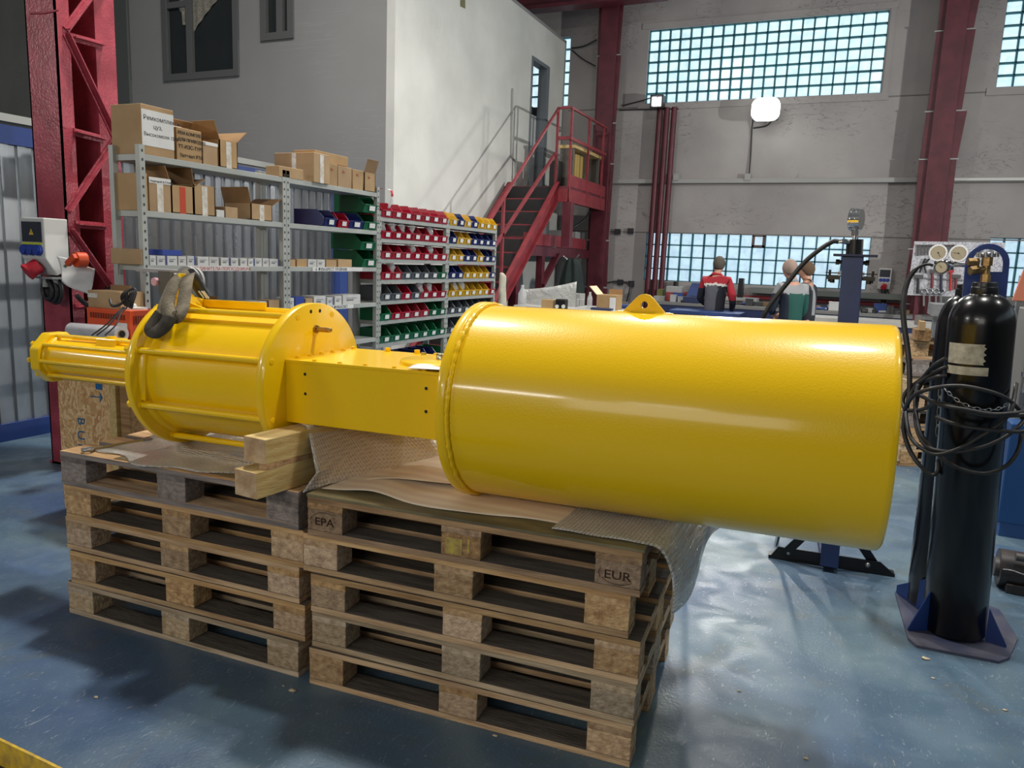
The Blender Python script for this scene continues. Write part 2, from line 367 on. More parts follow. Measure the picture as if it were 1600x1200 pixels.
def single(name, label, cat, mb, mats, group=None, **k):
    """thing that is one mesh; mb in world coordinates, origin moved to its base centre"""
    xs = [v.x for v in mb.v]; ys = [v.y for v in mb.v]; zs = [v.z for v in mb.v]
    c = Vector(((min(xs)+max(xs))/2, (min(ys)+max(ys))/2, min(zs)))
    mb.v = [v-c for v in mb.v]
    o = build(name, mb, mats, **k); o.location = c
    return tag(o, label, cat, group)
def structure(name, mb, mats, parent=None, **k):
    o = build(name, mb, mats, parent, **k)
    if parent is None: o['kind'] = 'structure'
    return o
def copy_tree(o, parent=None):
    c = o.copy(); COL.objects.link(c); c.parent = parent
    for ch in list(o.children): copy_tree(ch, c)
    return c
def text(name, s, size, loc, rot, m_, parent=None, world=True, depth=.0006, align='LEFT', sx=1.0):
    cu = bpy.data.curves.new(name, 'FONT'); cu.body = s; cu.size = size; cu.extrude = depth; cu.align_x = align; cu.resolution_u = 2
    t = bpy.data.objects.new(name, cu); COL.objects.link(t)
    dg = bpy.context.evaluated_depsgraph_get(); me = bpy.data.meshes.new_from_object(t.evaluated_get(dg))
    bpy.data.objects.remove(t)
    T = Matrix.Translation(loc) @ (rot if isinstance(rot, Matrix) else Euler(rot).to_matrix().to_4x4()) @ Matrix.Diagonal((sx, 1, 1, 1))
    if parent is not None and world:
        P = Matrix.Identity(4); pp = parent
        while pp is not None: P = Matrix.LocRotScale(pp.location, pp.rotation_euler, None) @ P; pp = pp.parent
        T = P.inverted() @ T
    me.transform(T); me.materials.clear(); me.materials.append(m_)
    o = bpy.data.objects.new(name, me); COL.objects.link(o); o.parent = parent
    return o
ROT_FRONT = Matrix(((1, 0, 0, 0), (0, 0, -1, 0), (0, 1, 0, 0), (0, 0, 0, 1)))          # text facing -Y
ROT_RIGHT = Matrix(((0, 0, 1, 0), (1, 0, 0, 0), (0, 1, 0, 0), (0, 0, 0, 1)))           # text facing +X
ORD = ['first', 'second', 'third', 'fourth', 'fifth', 'sixth', 'seventh', 'eighth', 'ninth', 'tenth', 'eleventh', 'twelfth', 'thirteenth', 'fourteenth', 'fifteenth', 'sixteenth']

# ------------------------------------------------------------------ large structure
structure('floor', MB().grid(lambda u, v: (-16+26*u, -8+22.2*v, 0), 2, 2, sm=False), floor_mat())
YB, XW, YG, XP = 14.0, -5.3, 8.2, -6.05     # back wall, white room side wall, grey front wall, sheet partition
concrete = wall_mat('painted_concrete', sr(154, 150, 150), sr(174, 170, 168), sr(84, 80, 78), .75)
whitew = wall_mat('white_plaster', sr(200, 201, 196), sr(214, 215, 210), sr(190, 194, 178), .5, 1.6, (2.5, 2.5, .5))
greyw = wall_mat('grey_plaster', sr(138, 138, 138), sr(147, 147, 147), sr(170, 170, 170), .4, .7, (.2, .2, 5))
def wall_holes(axis, c, thick, u0, u1, v0, v1, holes):
    """rectangular wall with rectangular holes; u horizontal, v vertical"""
    mb = MB(); us = sorted({u0, u1, *[h[0] for h in holes], *[h[1] for h in holes]}); vs = sorted({v0, v1, *[h[2] for h in holes], *[h[3] for h in holes]})
    for i in range(len(us)-1):
        for j in range(len(vs)-1):
            cu, cv = (us[i]+us[i+1])/2, (vs[j]+vs[j+1])/2
            if any(h[0] < cu < h[1] and h[2] < cv < h[3] for h in holes): continue
            if axis == 'Y': mb.box((us[i], c, vs[j]), (us[i+1], c+thick, vs[j+1]))
            else: mb.box((c, us[i], vs[j]), (c+thick, us[i+1], vs[j+1]))
    return mb
p = aY(1013, 47, YB); q_ = aY(1377, 146, YB)
UW = (p.x+.02, q_.x-.01, 4.44, 5.69)         # upper window
LW = (-3.56, .21, 1.30, 2.17)                # lower window
p = aY(892, 60, YB); UL = (-7.4, p.x, aY(890, 165, YB).z, aY(890, 57, YB).z)
UR = (aY(1561, 100, YB).x, 4.6, 4.44, 5.69)
LR = (aY(1541, 420, YB).x, 4.9, 1.30, 2.20)
holes = [UW, LW, UL, UR, LR]
structure('wall_right', MB().box((9, -8, 0), (9.2, YB, 3.3)), mat('right_wall_paint', sr(112, 112, 112), .8, c2=sr(90, 90, 92), scale=.6))
added_glow_right = True
structure('wall_rear', MB().box((-16, -8.2, 0), (9, -8, 3.3)), MATS['right_wall_paint'])
structure('wall_back', wall_holes('Y', YB, .35, -12, 9, 0, 9.5, holes), concrete)
tealg = mat('grout_teal', sr(26, 88, 98), .7, c2=sr(40, 110, 118), scale=3)
gl_up = glass_mat('glass_block_upper', sr(196, 226, 240), sr(226, 248, 255), 1.0)
gl_lo = glass_mat('glass_block_lower', sr(176, 200, 222), sr(202, 226, 240), .92)
def block_window(name, R, nx, nz, gm, missing=None):
    x0, x1, z0, z1 = R; dx = (x1-x0)/nx; dz = (z1-z0)/nz; g = .014
    mb = MB()
    for i in range(nx):
        for j in range(nz):
            a, b, c, d = x0+i*dx+g/2, x0+(i+1)*dx-g/2, z0+j*dz+g/2, z0+(j+1)*dz-g/2
            if missing == (i, j): continue
            e = .02
            mb.hexa([(a, YB+.17, c), (b, YB+.17, c), (b, YB+.17, d), (a, YB+.17, d), (a+e, YB+.06, c+e), (b-e, YB+.06, c+e), (b-e, YB+.06, d-e), (a+e, YB+.06, d-e)])
    wv = structure(name, mb, gm)
    mb = MB()
    for i in range(nx+1): mb.box((x0+i*dx-g/2-.003, YB+.05, z0), (x0+i*dx+g/2+.003, YB+.2, z1))
    for j in range(nz+1): mb.box((x0, YB+.05, z0+j*dz-g/2-.003), (x1, YB+.2, z0+j*dz+g/2+.003))
    build('grout', mb, tealg, wv)
    return wv
block_window('window_1', UW, 21, 7, gl_up)
w2 = block_window('window_2', LW, 18, 4, gl_lo, (9, 3))
i0 = LW[0]+9*(LW[1]-LW[0])/18; dxx = (LW[1]-LW[0])/18
mb = MB(); z0, z1 = LW[3]-(LW[3]-LW[2])/4, LW[3]
for a, b in (((i0, z0), (i0+dxx, z0+.035)), ((i0, z1-.035), (i0+dxx, z1)), ((i0, z0), (i0+.035, z1)), ((i0+dxx-.035, z0), (i0+dxx, z1))): mb.box((a[0], YB+.0, a[1]), (b[0], YB+.12, b[1]))
build('vent_frame', mb, mat('brown_frame', sr(96, 72, 72), .6), w2)
build('vent_pane', MB().box((i0+.03, YB+.1, z0+.03), (i0+dxx-.03, YB+.11, z1-.03)), gl_lo, w2)
block_window('window_3', UL, 11, 6, gl_up)
block_window('window_4', UR, 13, 7, gl_up)
block_window('window_5', LR, 15, 4, gl_lo)
mb = MB()
for R in (UW, UR): mb.box((R[0]-.12, YB-.02, R[3]+.01), (R[1]+.12, YB, R[3]+.11)); mb.box((R[0]-.12, YB-.02, R[2]-.12), (R[1]+.12, YB, R[2]-.01)); mb.box((R[1]+.02, YB-.015, R[2]-.01), (R[1]+.1, YB, R[3]+.01))
structure('trim_1', mb, concrete)
mb = MB(); mg = MB()
for i in range(26):
    for j in range(3): mb.box((8.98, -6+i*.74, 3.45+j*.7), (9.05, -6+i*.74+.70, 3.45+j*.7+.66))
wr = structure('added_glow_band', mb, glass_mat('added_side_glow', sr(205, 222, 232), sr(228, 240, 248), .75))  # unseen glowing band, added for sheet metal reflections and fill
for i in range(27): mg.box((9.0, -6.04+i*.74, 3.41), (9.08, -6.0+i*.74, 5.55))
for j in range(4): mg.box((9.0, -6.04, 3.41+j*.7), (9.08, 13.24, 3.45+j*.7))
build('glow_band_grid', mg, tealg, wr)
mb = MB()
for z in (aY(980, 170, YB).z, aY(970, 363, YB).z, 3.02): mb.box((-5.2, YB-.004, z), (5, YB, z+.02))
structure('trim_2', mb, mat('panel_joint', sr(120, 118, 116), .9))
# white walled room on the upper level
pt, pb = aX(831, 87, XW), aX(858, 103, XW)
DOOR = (pt.y, pb.y, 2.85, pt.z)
structure('wall_left', wall_holes('X', XW-.12, .12, YG, YB, 0, 5.565, [DOOR]), whitew)
W1a, W1b = aY(258, 128, YG), aY(375, 119, YG); W2a, W2b = aY(409, 65, YG), aY(460, 60, YG)
zl1, zl2 = (W1a.z+W1b.z)/2, (W2a.z+W2b.z)/2
xl = aY(190, 150, YG).x
structure('wall_front', wall_holes('Y', YG, .12, xl, XW-.12, 0, 5.565, [(W1a.x, W1b.x, zl1, zl1+1.35), (W2a.x, W2b.x, zl2, zl2+1.0)]), greyw)
structure('ceiling', MB().box((xl, YG, 5.565), (XW, YB, 5.62)), greyw)
structure('wall_far_left', MB().box((-20, 12.5, 0), (xl, 12.6, 9)).box((xl-.1, YG, 0), (xl, 12.5, 5.6)), wall_mat('olive_plaster', sr(150, 148, 138), sr(164, 162, 152), sr(110, 108, 100), .4))
structure('trim_3', MB().box((xl-.02, YG-.05, 2.4), (xl+.22, YG, 5.6)), mat('dark_edge', sr(86, 90, 88), .6))
framem = mat('window_frame_grey', sr(92, 94, 94), .5)
dglass = mat('dark_glass', sr(30, 38, 40), .12, c2=sr(40, 44, 44), scale=2)
lace = mat('lace_curtain', sr(150, 146, 134), .9, c2=sr(120, 118, 108), scale=30)
def frame_window(name, x0, x1, z0, z1, mull):
    mb = MB(); t = .09
    mb.box((x0, YG-.03, z0), (x1, YG+.08, z0+t)).box((x0, YG-.03, z1-t), (x1, YG+.08, z1)).box((x0, YG-.03, z0+t), (x0+t, YG+.08, z1-t)).box((x1-t, YG-.03, z0+t), (x1, YG+.08, z1-t))
    for f, full in mull:
        xm = x0+(x1-x0)*f; mb.box((xm-.05, YG-.02, z0+t), (xm+.05, YG+.07, z1-t))
    wd = structure(name, mb, framem)
    build('pane', MB().box((x0+t, YG+.03, z0+t), (x1-t, YG+.04, z1-t)), dglass, wd)
    return wd
wd = frame_window('window_6', W1a.x, W1b.x, zl1, zl1+1.35, [(.36, 1)])
x0, x1 = W1a.x, W1b.x
build('transom', MB().box((x0+.09, YG-.015, zl1+.95), (x0+(x1-x0)*.33, YG+.07, zl1+1.03)), framem, wd)
def cur(u, v):
    a = u; x = x0+.12+(x1-x0)*(.30+.62*u); top = zl1+1.27; hang = top-.1-.62*(1-u)**1.5*.9
    return (x, YG+.018+.006*math.sin(u*40), top+(hang-top)*v)
build('curtain', MB().grid(cur, 40, 4), lace, wd)
build('curtain_tie', MB().sphere((x0+(x1-x0)*.27, YG+.02, zl1+.98), .09, sc=(1, .25, 1.2)).cyl((x0+(x1-x0)*.27, YG+.02, zl1+.9), (x0+(x1-x0)*.28, YG+.02, zl1+.72), .03), lace, wd)
frame_window('window_7', W2a.x, W2b.x, zl2, zl2+1.0, [(.58, 1)])
# doorway with frame
dj = mat('door_frame_grey', sr(110, 118, 124), .5)
structure('door_1', MB().box((XW-.14, DOOR[1]-.13, DOOR[2]), (XW+.02, DOOR[1], DOOR[3])).box((XW-.14, DOOR[0], DOOR[3]-.06), (XW+.02, DOOR[1]-.13, DOOR[3])).box((XW-.14, DOOR[0], DOOR[2]), (XW+.02, DOOR[0]+.04, DOOR[3]-.06)), dj)

# corrugated sheet partition
def corrugated(name, x, y0, y1, z0, z1, pitch=.135, d=.024):
    pts = []; y = y0
    while y < y1:
        for fy, fd in ((0, 0), (.42, 0), (.47, 1), (.93, 1), (.98, 0)):
            yy = y+fy*pitch
            if yy <= y1: pts.append((yy, x+fd*d))
        y += pitch
    mb = MB()
    vs = [(xx, yy, z0) for yy, xx in pts]+[(xx, yy, z1) for yy, xx in pts]; n = len(pts)
    mb.add(vs, [(i, i+1, i+1+n, i+n) for i in range(n-1)])
    return structure(name, mb, galv, solid=.004)
corrugated('wall_partition', XP, -2.0, 8.12, .14, 2.30)
structure('baseboard_left', MB().box((XP-.04, -2, 0), (XP+.05, 8.1, .14)), dblue)
structure('trim_4', MB().box((XP-.04, -2, 2.30), (XP+.06, 8.1, 2.44)), dblue)
structure('trim_5', MB().box((XP-.06, 8.0, 0), (XP+.1, 8.16, 2.6)), mat('blue_post', sr(60, 84, 150), .5))
# light strip roof frame of the partitioned room, at the very left
mb = MB()
mb.box((-13, 5.2, 2.62), (-8.4, 5.28, 2.70))
mb.box((XP-.25, -2, 2.50), (XP-.17, 8.1, 2.56))
structure('trim_6', mb, mat('pale_beam', sr(150, 152, 148), .5))

# ------------------------------------------------------------------ yellow actuator
AX_A, AX_T = .0353, .0133
act = thing('valve_actuator', 'long bright yellow pneumatic valve actuator lying across two pallet stacks', 'actuator', (0, 2.499, 1.089), rot=(0, -AX_T, AX_A))
def A(p): return Matrix.LocRotScale(act.location, act.rotation_euler, None).inverted() @ Vector(p)
# spring can: large open barrel with rounded rim
prof = [(-1.17, .339), (.120, .339), (.134, .337), (.141, .330), (.138, .327), (.12, .325), (-1.17, .325)]
build('spring_barrel', MB().lathe(prof, 'X', 128), yellow, act)
build('barrel_flange', MB().lathe([(-1.208, .02), (-1.208, .347), (-1.203, .351), (-1.178, .351), (-1.172, .347), (-1.172, .02)], 'X', 128), yellow, act)
random.seed(3); pts = []
for i in range(260):
    t = 2*PI*i/260; rr = .3425+random.uniform(-.0012, .0016); pts.append((-1.166+random.uniform(-.0015, .0015), rr*math.cos(t), rr*math.sin(t)))
build('weld_bead', MB().tube(pts, [.0075, .0088, .0078, .0092, .007]*52, 8, closed=True, smooth=0), yellow, act)
# lifting lug on the barrel: triangular plate with hole
def lug(s, y, zb, zt, wd, th, hr, hz, name, along='X'):
    hw = wd/2; n = 12; outer = [(-hw, zb), (hw, zb)]
    for i in range(5):
        t = PI*(.2+.6*i/4); outer.append((.036*math.cos(t), zt-.036+.036*math.sin(t)))
    m_ = 40; ring_o = []; ring_i = []
    def ray_poly(ang):
        c = Vector((0, hz)); d = Vector((math.cos(ang), math.sin(ang))); best = None
        for i in range(len(outer)):
            a = Vector(outer[i]); b = Vector(outer[(i+1) % len(outer)]); e = b-a; den = d.x*e.y-d.y*e.x
            if abs(den) < 1e-9: continue
            t = ((a-c).x*e.y-(a-c).y*e.x)/den; u = ((a-c).x*d.y-(a-c).y*d.x)/den
            if t > 0 and -1e-6 <= u <= 1+1e-6 and (best is None or t < best): best = t
        return c+d*best
    angs = sorted([2*PI*i/m_ for i in range(m_)]+[math.atan2(o[1]-hz, o[0]) % (2*PI) for o in outer])
    for a in angs:
        ring_o.append(ray_poly(a)); ring_i.append(Vector((hr*math.cos(a), hz+hr*math.sin(a))))
    K = len(angs); vs = []
    for ysd in (y-th/2, y+th/2):
        for rg in (ring_o, ring_i): vs += [(s+q.x, ysd, q.y) for q in rg]
    fs = []
    for i in range(K):
        j = (i+1) % K
        fs += [(i, j, K+j, K+i), (2*K+i, 3*K+i, 3*K+j, 2*K+j), (i, 2*K+i, 2*K+j, j), (K+i, K+j, 3*K+j, 3*K+i)]
    return build(name, MB().add(vs, fs), yellow, act, bevel=.002)
lug(-.615, 0, .333, .402, .158, .016, .0115, .366, 'lifting_lug')
build('lug_weld', MB().tube([(-.70+.001*i*0, -.011, .3375), (-.615, -.012, .337), (-.53, -.011, .3375), (-.525, 0, .338), (-.53, .011, .3375), (-.615, .012, .337), (-.70, .011, .3375), (-.705, 0, .338)], .005, 6, closed=True), yellow, act)
# yoke housing between drum and barrel
HY0, HY1, HZ0, HZ1 = -.188, .262, -.128, .112
hs = build('yoke_housing', MB().box((-1.924, HY0, HZ0), (-1.208, HY1, HZ1-.012)), yellow, act, bevel=.002)
cv = build('housing_cover', MB().box((-1.924, HY0-.003, HZ1-.012), (-1.208, HY1, HZ1)), yellow, act, bevel=.0015)
def bolt(c, r=.011, h=.009, d=(0, 0, 1), n=6, par=act, name='bolt', m_=None):
    c = Vector(c); d = Vector(d); mb = MB().cyl(c, c+d*h, r, n=n, sm=False).cyl(c-d*.0, c+d*.0015, r*1.25, n=16)
    return build(name, mb, m_ or yellow, par)
for s in (-1.80, -1.69, -1.58, -1.46, -1.34, -1.25): bolt((s, HY0+.012, HZ1), .008, .006)
for k in range(6): bolt((-1.905, HY0+.05+k*.075, HZ1), .009, .009)
for s in (-1.74, -1.60): bolt((s, HY1-.02, HZ1), .012, .016)
for s, z in ((-1.835, .062), (-1.835, -.012), (-1.325, .052), (-1.325, -.03)):
    build('plugged_hole', MB().cyl((s, HY0-.0006, z), (s, HY0+.004, z), .0062, n=16), dark_hole, act)
    build('hole_rim', MB().lathe([(-.0012, .0062), (-.0016, .0085), (0, .0095)], 'Y', 20, T=Matrix.Translation((s, HY0, z))), yellow, act)
build('round_cap', MB().lathe([(HZ1, .16), (HZ1+.010, .16), (HZ1+.013, .157), (HZ1+.013, .001)], 'Z', 72, T=Matrix.Translation((-1.375, .035, 0))), yellow, act)
build('shaft_stub', MB().lathe([(HZ1+.012, .019), (HZ1+.034, .019), (HZ1+.036, .016), (HZ1+.036, .001)], 'Z', 24, T=Matrix.Translation((-1.385, .04, 0))), zinc, act)['label'] = 'bare metal shaft stub'
bolt((-1.52, .15, HZ1+.0), .011, .02, m_=zinc)
bolt((-1.47, .17, HZ1+.0), .016, .018)
# drum between two end plates
def disc(name, s0, s1, r, par=act): return build(name, MB().lathe([(s0, .001), (s0, r-.002), (s0+.002, r), (s1-.002, r), (s1, r-.002), (s1, .001)], 'X', 120), yellow, par)
DR = .315
pl1 = disc('end_plate', -1.962, -1.924, DR); pl0 = disc('end_plate', -2.606, -2.576, DR)
build('drum_shell', MB().lathe([(-2.576, .258), (-1.962, .258)], 'X', 120), yellow, act)
for pr_ in ([(-2.576, .276), (-2.556, .276), (-2.548, .258)], [(-1.962, .276), (-1.975, .276), (-1.983, .258)]): build('shell_collar', MB().lathe(pr_, 'X', 100), yellow, act)
for k in range(8):
    t = math.radians(22.5+45*k); y, z = .288*math.cos(t), .288*math.sin(t)
    build('tie_rod', MB().cyl((-2.576, y, z), (-1.962, y, z), .0125, n=16).cyl((-2.578, y, z), (-2.569, y, z), .0165, n=16), yellow, act)
    nut = MB().lathe([(-1.924, .012), (-1.9225, .012), (-1.922, .010), (-1.922, .001)], 'X', 20, T=Matrix.Translation((0, y, z)))
    build('rod_end', nut, yellow, act)
    build('nut', MB().cyl((-2.632, y, z), (-2.606, y, z), .019, n=6, sm=False).cyl((-2.645, y, z), (-2.632, y, z), .011, n=14), yellow, act)
for y in (-.028, .03):
    build('threaded_hole', MB().cyl((-1.926, y, .283), (-1.9232, y, .283), .0075, n=16), dark_hole, act)
build('threaded_stud', MB().cyl((-1.924, .0, .212), (-1.858, .0, .212), .0105, n=18).cyl((-1.858, 0, .212), (-1.85, 0, .212), .0105, .007, n=18), brass, act)['label'] = 'bare brass threaded stud'
build('stud_nut', MB().cyl((-1.924, .0, .212), (-1.915, .0, .212), .017, n=6, sm=False), brass, act)
# flat rail plate and ear on the top of the drum
pa, pb = A(aY(310, 470, 2.50)), A(aY(413, 478, 2.50))
build('top_rail', MB().box((-2.576, .085, .262), (pb.x, .097, .30)).box((-2.576, .085, .262), (-1.962, .125, .270)), yellow, act, bevel=.001)
pe = A(aY(296, 449, 2.45)); lugx = -2.59
build('lifting_ear', MB().prism([(-.14, .20), (.12, .22), (.085, .285), (.03, .325), (.0, .41), (-.022, .412), (-.05, .36), (-.10, .31)], 'X', -2.602, -2.582), yellow, act, bevel=.002)
build('gusset_rib', MB().prism([(-2.60, .30), (-2.45, .262), (-2.576, .255)], 'Y', -.012, 0), yellow, act)
build('gusset_plate', MB().prism([(-2.576, .19), (-2.50, .235), (-2.52, .262), (-2.576, .27)], 'Y', -.10, -.09), yellow, act)
# front face ribs of the plate (thin diagonal web seen left of the shell)
build('web_rib', MB().prism([(-.250, .09), (-.262, -.09), (-.27, -.09), (-.258, .09)], 'X', -2.578, -2.55), yellow, act)
# slim cylinder at the left end
CR = .088
CE = -3.40
build('cylinder_tube', MB().lathe([(CE, .084), (-2.606, .084)], 'X', 72), yellow, act)
n8 = [(.120*math.cos(math.radians(22.5+45*k)), .124*math.sin(math.radians(22.5+45*k))) for k in range(8)]
build('cylinder_cap', MB().prism(n8, 'X', CE-.03, CE+.03), yellow, act, bevel=.008)
build('cap_collar', MB().lathe([(CE+.03, .096), (CE+.042, .096), (CE+.046, .084)], 'X', 60), yellow, act)
build('inner_flange', MB().prism([(u*1.0, v*1.0) for u, v in n8], 'X', -2.628, -2.606), yellow, act, bevel=.004)
for k in range(8):
    t = math.radians(-5+45*k); y, z = -.101*math.cos(t), .101*math.sin(t)
    build('cylinder_tie_rod', MB().cyl((CE+.03, y, z), (-2.628, y, z), .0095, n=14), yellow, act)
    build('rod_nut', MB().cyl((CE-.046, y, z), (CE-.03, y, z), .013, n=6, sm=False), yellow, act)
build('air_port_boss', MB().box((-3.10, -.03, .07), (-2.98, .04, .108)).cyl((-3.04, .005, .105), (-3.04, .005, .116), .02, n=16), yellow, act, bevel=.004)
build('end_plug', MB().cyl((CE-.05, 0, 0), (CE-.03, 0, 0), .017, n=14), yellow, act)

# paper on the housing
P0 = A((0, 0, 0))
def pap(u, v):
    s = -1.40+.19*u; y = HY0+.005+.06*v+.05*(u)*v
    return act.matrix_basis @ Vector((s, y-.012*(1-v), HZ1+.006+.008*math.sin(u*5+1)*v+.006*u))
bpy.context.view_layer.update()
single('paper_sheet', 'crumpled white paper sheet lying on the yellow housing beside the big flange', 'paper', MB().grid(pap, 16, 6), paper, solid=.0008)

# ------------------------------------------------------------------ pallets
TB = [(0, .145), (.1875, .2875), (.3275, .4725), (.5125, .6125), (.655, .8)]
def make_pallet(kind, label, group):
    wl, wc, wb = pw[kind]
    r = thing('euro_pallet', label, 'pallet', group=group)
    random.seed(len(kind))
    def plank(a, b):
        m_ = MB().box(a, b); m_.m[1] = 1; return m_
    upper_face = pw['tan'][0] if kind == 'grey' else deck_dirt_shade  # upper faces: plain tan on grey, dirt and painted shade elsewhere
    for y0, y1 in TB: build('top_board', plank((0, y0, .122), (1.2, y1, .144)), [wl, upper_face], r, bevel=.002)
    for x0 in (0, .5275, 1.055): build('cross_board', MB().box((x0, 0, .1), (x0+.145, .8, .122)), [wc], r, bevel=.002)
    for x0 in (0, .5275, 1.055):
        for y0, dy in ((0, .1), (.3275, .145), (.7, .1)): build('block', MB().box((x0+.001, y0, .022), (x0+.144, y0+dy, .1)), [wb], r, bevel=.003)
    for y0, y1 in ((0, .1), (.3275, .4725), (.7, .8)): build('bottom_board', plank((0, y0, 0), (1.2, y1, .022)), [wl, upper_face], r, bevel=.002)
    return r
LX, LY, LA = -2.9467, 2.0543, .0431
RX, RY, RA = -1.6935, 2.089, .0595
stacks = [('left', LX, LY, LA, ['pale', 'tan', 'tan', 'tan', 'grey'], [.0, .022, -.004, .016, 0], [0, .0, .01, .0, 0]),
          ('right', RX, RY, RA, ['tan', 'pale', 'tan', 'tan', 'brown'], [.004, .008, .012, -.028, 0], [0, .012, 0, .012, 0])]
POS = ['bottom pallet', 'second pallet from the floor', 'middle pallet', 'second pallet from the top', 'top pallet']
protos = {}
for side, sx_, sy_, sa, kinds, dx, dy in stacks:
    for i, k in enumerate(kinds):
        lab = '%s of the %s stack of wooden pallets, %s' % (POS[i], side, {'pale': 'pale and scuffed', 'tan': 'tan weathered wood', 'grey': 'weathered grey planks', 'brown': 'stained brown with stamped chipboard blocks'}[k])
        grp = 'wooden pallets in the %s stack' % side
        if k in protos: r = copy_tree(protos[k]); r['label'] = lab; r['group'] = grp
        else: r = make_pallet(k, lab, grp); protos[k] = r
        a = sa+(-.006, .004, -.003, .005, 0)[i]*(1 if side == 'left' else -1)
        r.location = (sx_+dx[i]*math.cos(a)-dy[i]*math.sin(a), sy_+dx[i]*math.sin(a)+dy[i]*math.cos(a), .144*i); r.rotation_euler = (0, 0, a)
        if side == 'right' and i == 4: rtop = r
stampm = mat('stamp_burn', sr(52, 30, 16), .9)
bl = [c for c in rtop.children if c.name.startswith('block')]
bl.sort(key=lambda o: o.data.vertices[0].co.y+10*0)
Rr = Matrix.LocRotScale(rtop.location, rtop.rotation_euler, None)
def blk(x0):
    for c in bl:
        v = c.data.vertices[0].co
        if abs(v.x-x0) < .01 and v.y < .02: return c
for x0, s, xo in ((.001, 'EPA', .030), (1.056, 'EUR', .028)):
    b_ = blk(x0)
    tt = text('stamp', s, .040, Rr @ Vector((x0+xo, -.0012, .045)), Rr.to_3x3().to_4x4() @ ROT_FRONT, stampm, b_, sx=1.2)
    mb = MB(); pts = [(x0+.072+.055*math.cos(t), -.0006, .060+.031*math.sin(t)) for t in [PI*(1.15+.06*i) for i in range(12)]] if s == 'EUR' else [(x0+.072+.055*math.cos(t), -.0006, .060+.033*math.sin(t)) for t in [PI*(.3+.06*i) for i in range(12)]]
    mb.tube(pts, .0009, 5, smooth=0); mb.tube([(x0+.018, -.0006, .075), (x0+.012, -.0006, .06), (x0+.018, -.0006, .045)], .0008, 5)
    build('stamp_oval', mb, stampm, b_)
b_ = [c for c in rtop.children if c.name.startswith('block') and abs(c.data.vertices[0].co.x-.5285) < .01 and c.data.vertices[0].co.y < .02]
if b_: build('paint_mark', MB().box((.545, -.0008, .03), (.605, 0, .085)).box((.625, -.0008, .04), (.632, 0, .09)), mat('yellow_spray', sr(196, 176, 80), .8, c2=sr(150, 120, 80), scale=40), b_[0])

# sheets and wrapping on the stacks
def L2W(side, x, y, z):
    X, Y, Aa = (LX, LY, LA) if side == 'L' else (RX, RY, RA)
    return Vector((X+x*math.cos(Aa)-y*math.sin(Aa), Y+x*math.sin(Aa)+y*math.cos(Aa), z))
ply = mat('plywood_dirty', sr(128, 118, 84), .7, c2=sr(92, 84, 62), scale=4, stretch=(1, 4, 4), bump=.3)
mb = MB(); 
for a, b in (((-.0, -.004), (1.205, .80)),): mb.hexa([L2W('R', a[0], a[1], .7215), L2W('R', b[0], a[1], .7215), L2W('R', b[0], b[1], .7215), L2W('R', a[0], b[1], .7215), L2W('R', a[0], a[1], .7305), L2W('R', b[0], a[1], .7305), L2W('R', b[0], b[1], .7305), L2W('R', a[0], b[1], .7305)])
single('plywood_sheet', 'dirty thin plywood sheet covering the top of the right pallet stack', 'board', mb, ply)
random.seed(11)
def sheet(side, poly_fn, nu, nv): return MB().grid(poly_fn, nu, nv)
def wv(x, y, k=1.): return .5+.5*math.sin(x*17*k+2*math.sin(y*11))*math.cos(y*13*k+x*5)
def f(u, v):
    x = .02+u*.93; y0_ = .055+.02*math.sin(x*9)+.03*(u); y = y0_+v*(.72-y0_*.2)
    x2 = x+.10*(v)*(1-u)
    return L2W('R', x2, y, .7315+.004*wv(x, y)+.016*max(0, math.sin(x*7+1.3*v))**4*(1-u)*(1-.6*v)+.03*(1-u)**3*v)
single('wood_print_sheet', 'creased pinkish wood grained sheet under the yellow flange and barrel', 'sheet', MB().grid(f, 60, 30), veneer, solid=.0008)
def f(u, v):
    x = .12+u*.45; y = .2+v*.5+.1*u
    return L2W('R', x+.10*v, y, .738+.02*(1-u)*v+.012*wv(x*.8, y*.9)+.012*math.sin(3*u+v))
single('wood_print_sheet', 'second wood grained sheet folded up beside the wrapped timber', 'sheet', MB().grid(f, 30, 20), veneer, solid=.0008)
# bubble wrap over the right stack's end, hanging down its side
def f(u, v):
    y = .035+.76*v; xs = .90+.06*v; L_ = u*.53
    xe = 1.215
    flat = xe-xs
    if L_ <= flat: x, z = xs+L_, .7335+.004*wv(xs+L_, y, 2)
    else:
        d = L_-flat; t = min(d/.06, 1)
        x = xe+.035*math.sin(t*PI/2)+.03*math.sin(v*5+1)*min(1, d/.1)+(.02+.15*v)*min(1, d/.16); z = .7335-max(0, d-.02-.07*v)*(1-.40*v)-.01*t
    z -= 0 if L_ <= flat else .02*math.sin(v*7)*min(1, (L_-flat)/.2)
    return L2W('R', x, y, z)
single('bubble_wrap', 'clear bubble wrap hanging over the right end of the right pallet stack', 'bubble wrap', MB().grid(f, 44, 40), bubble, solid=.003)
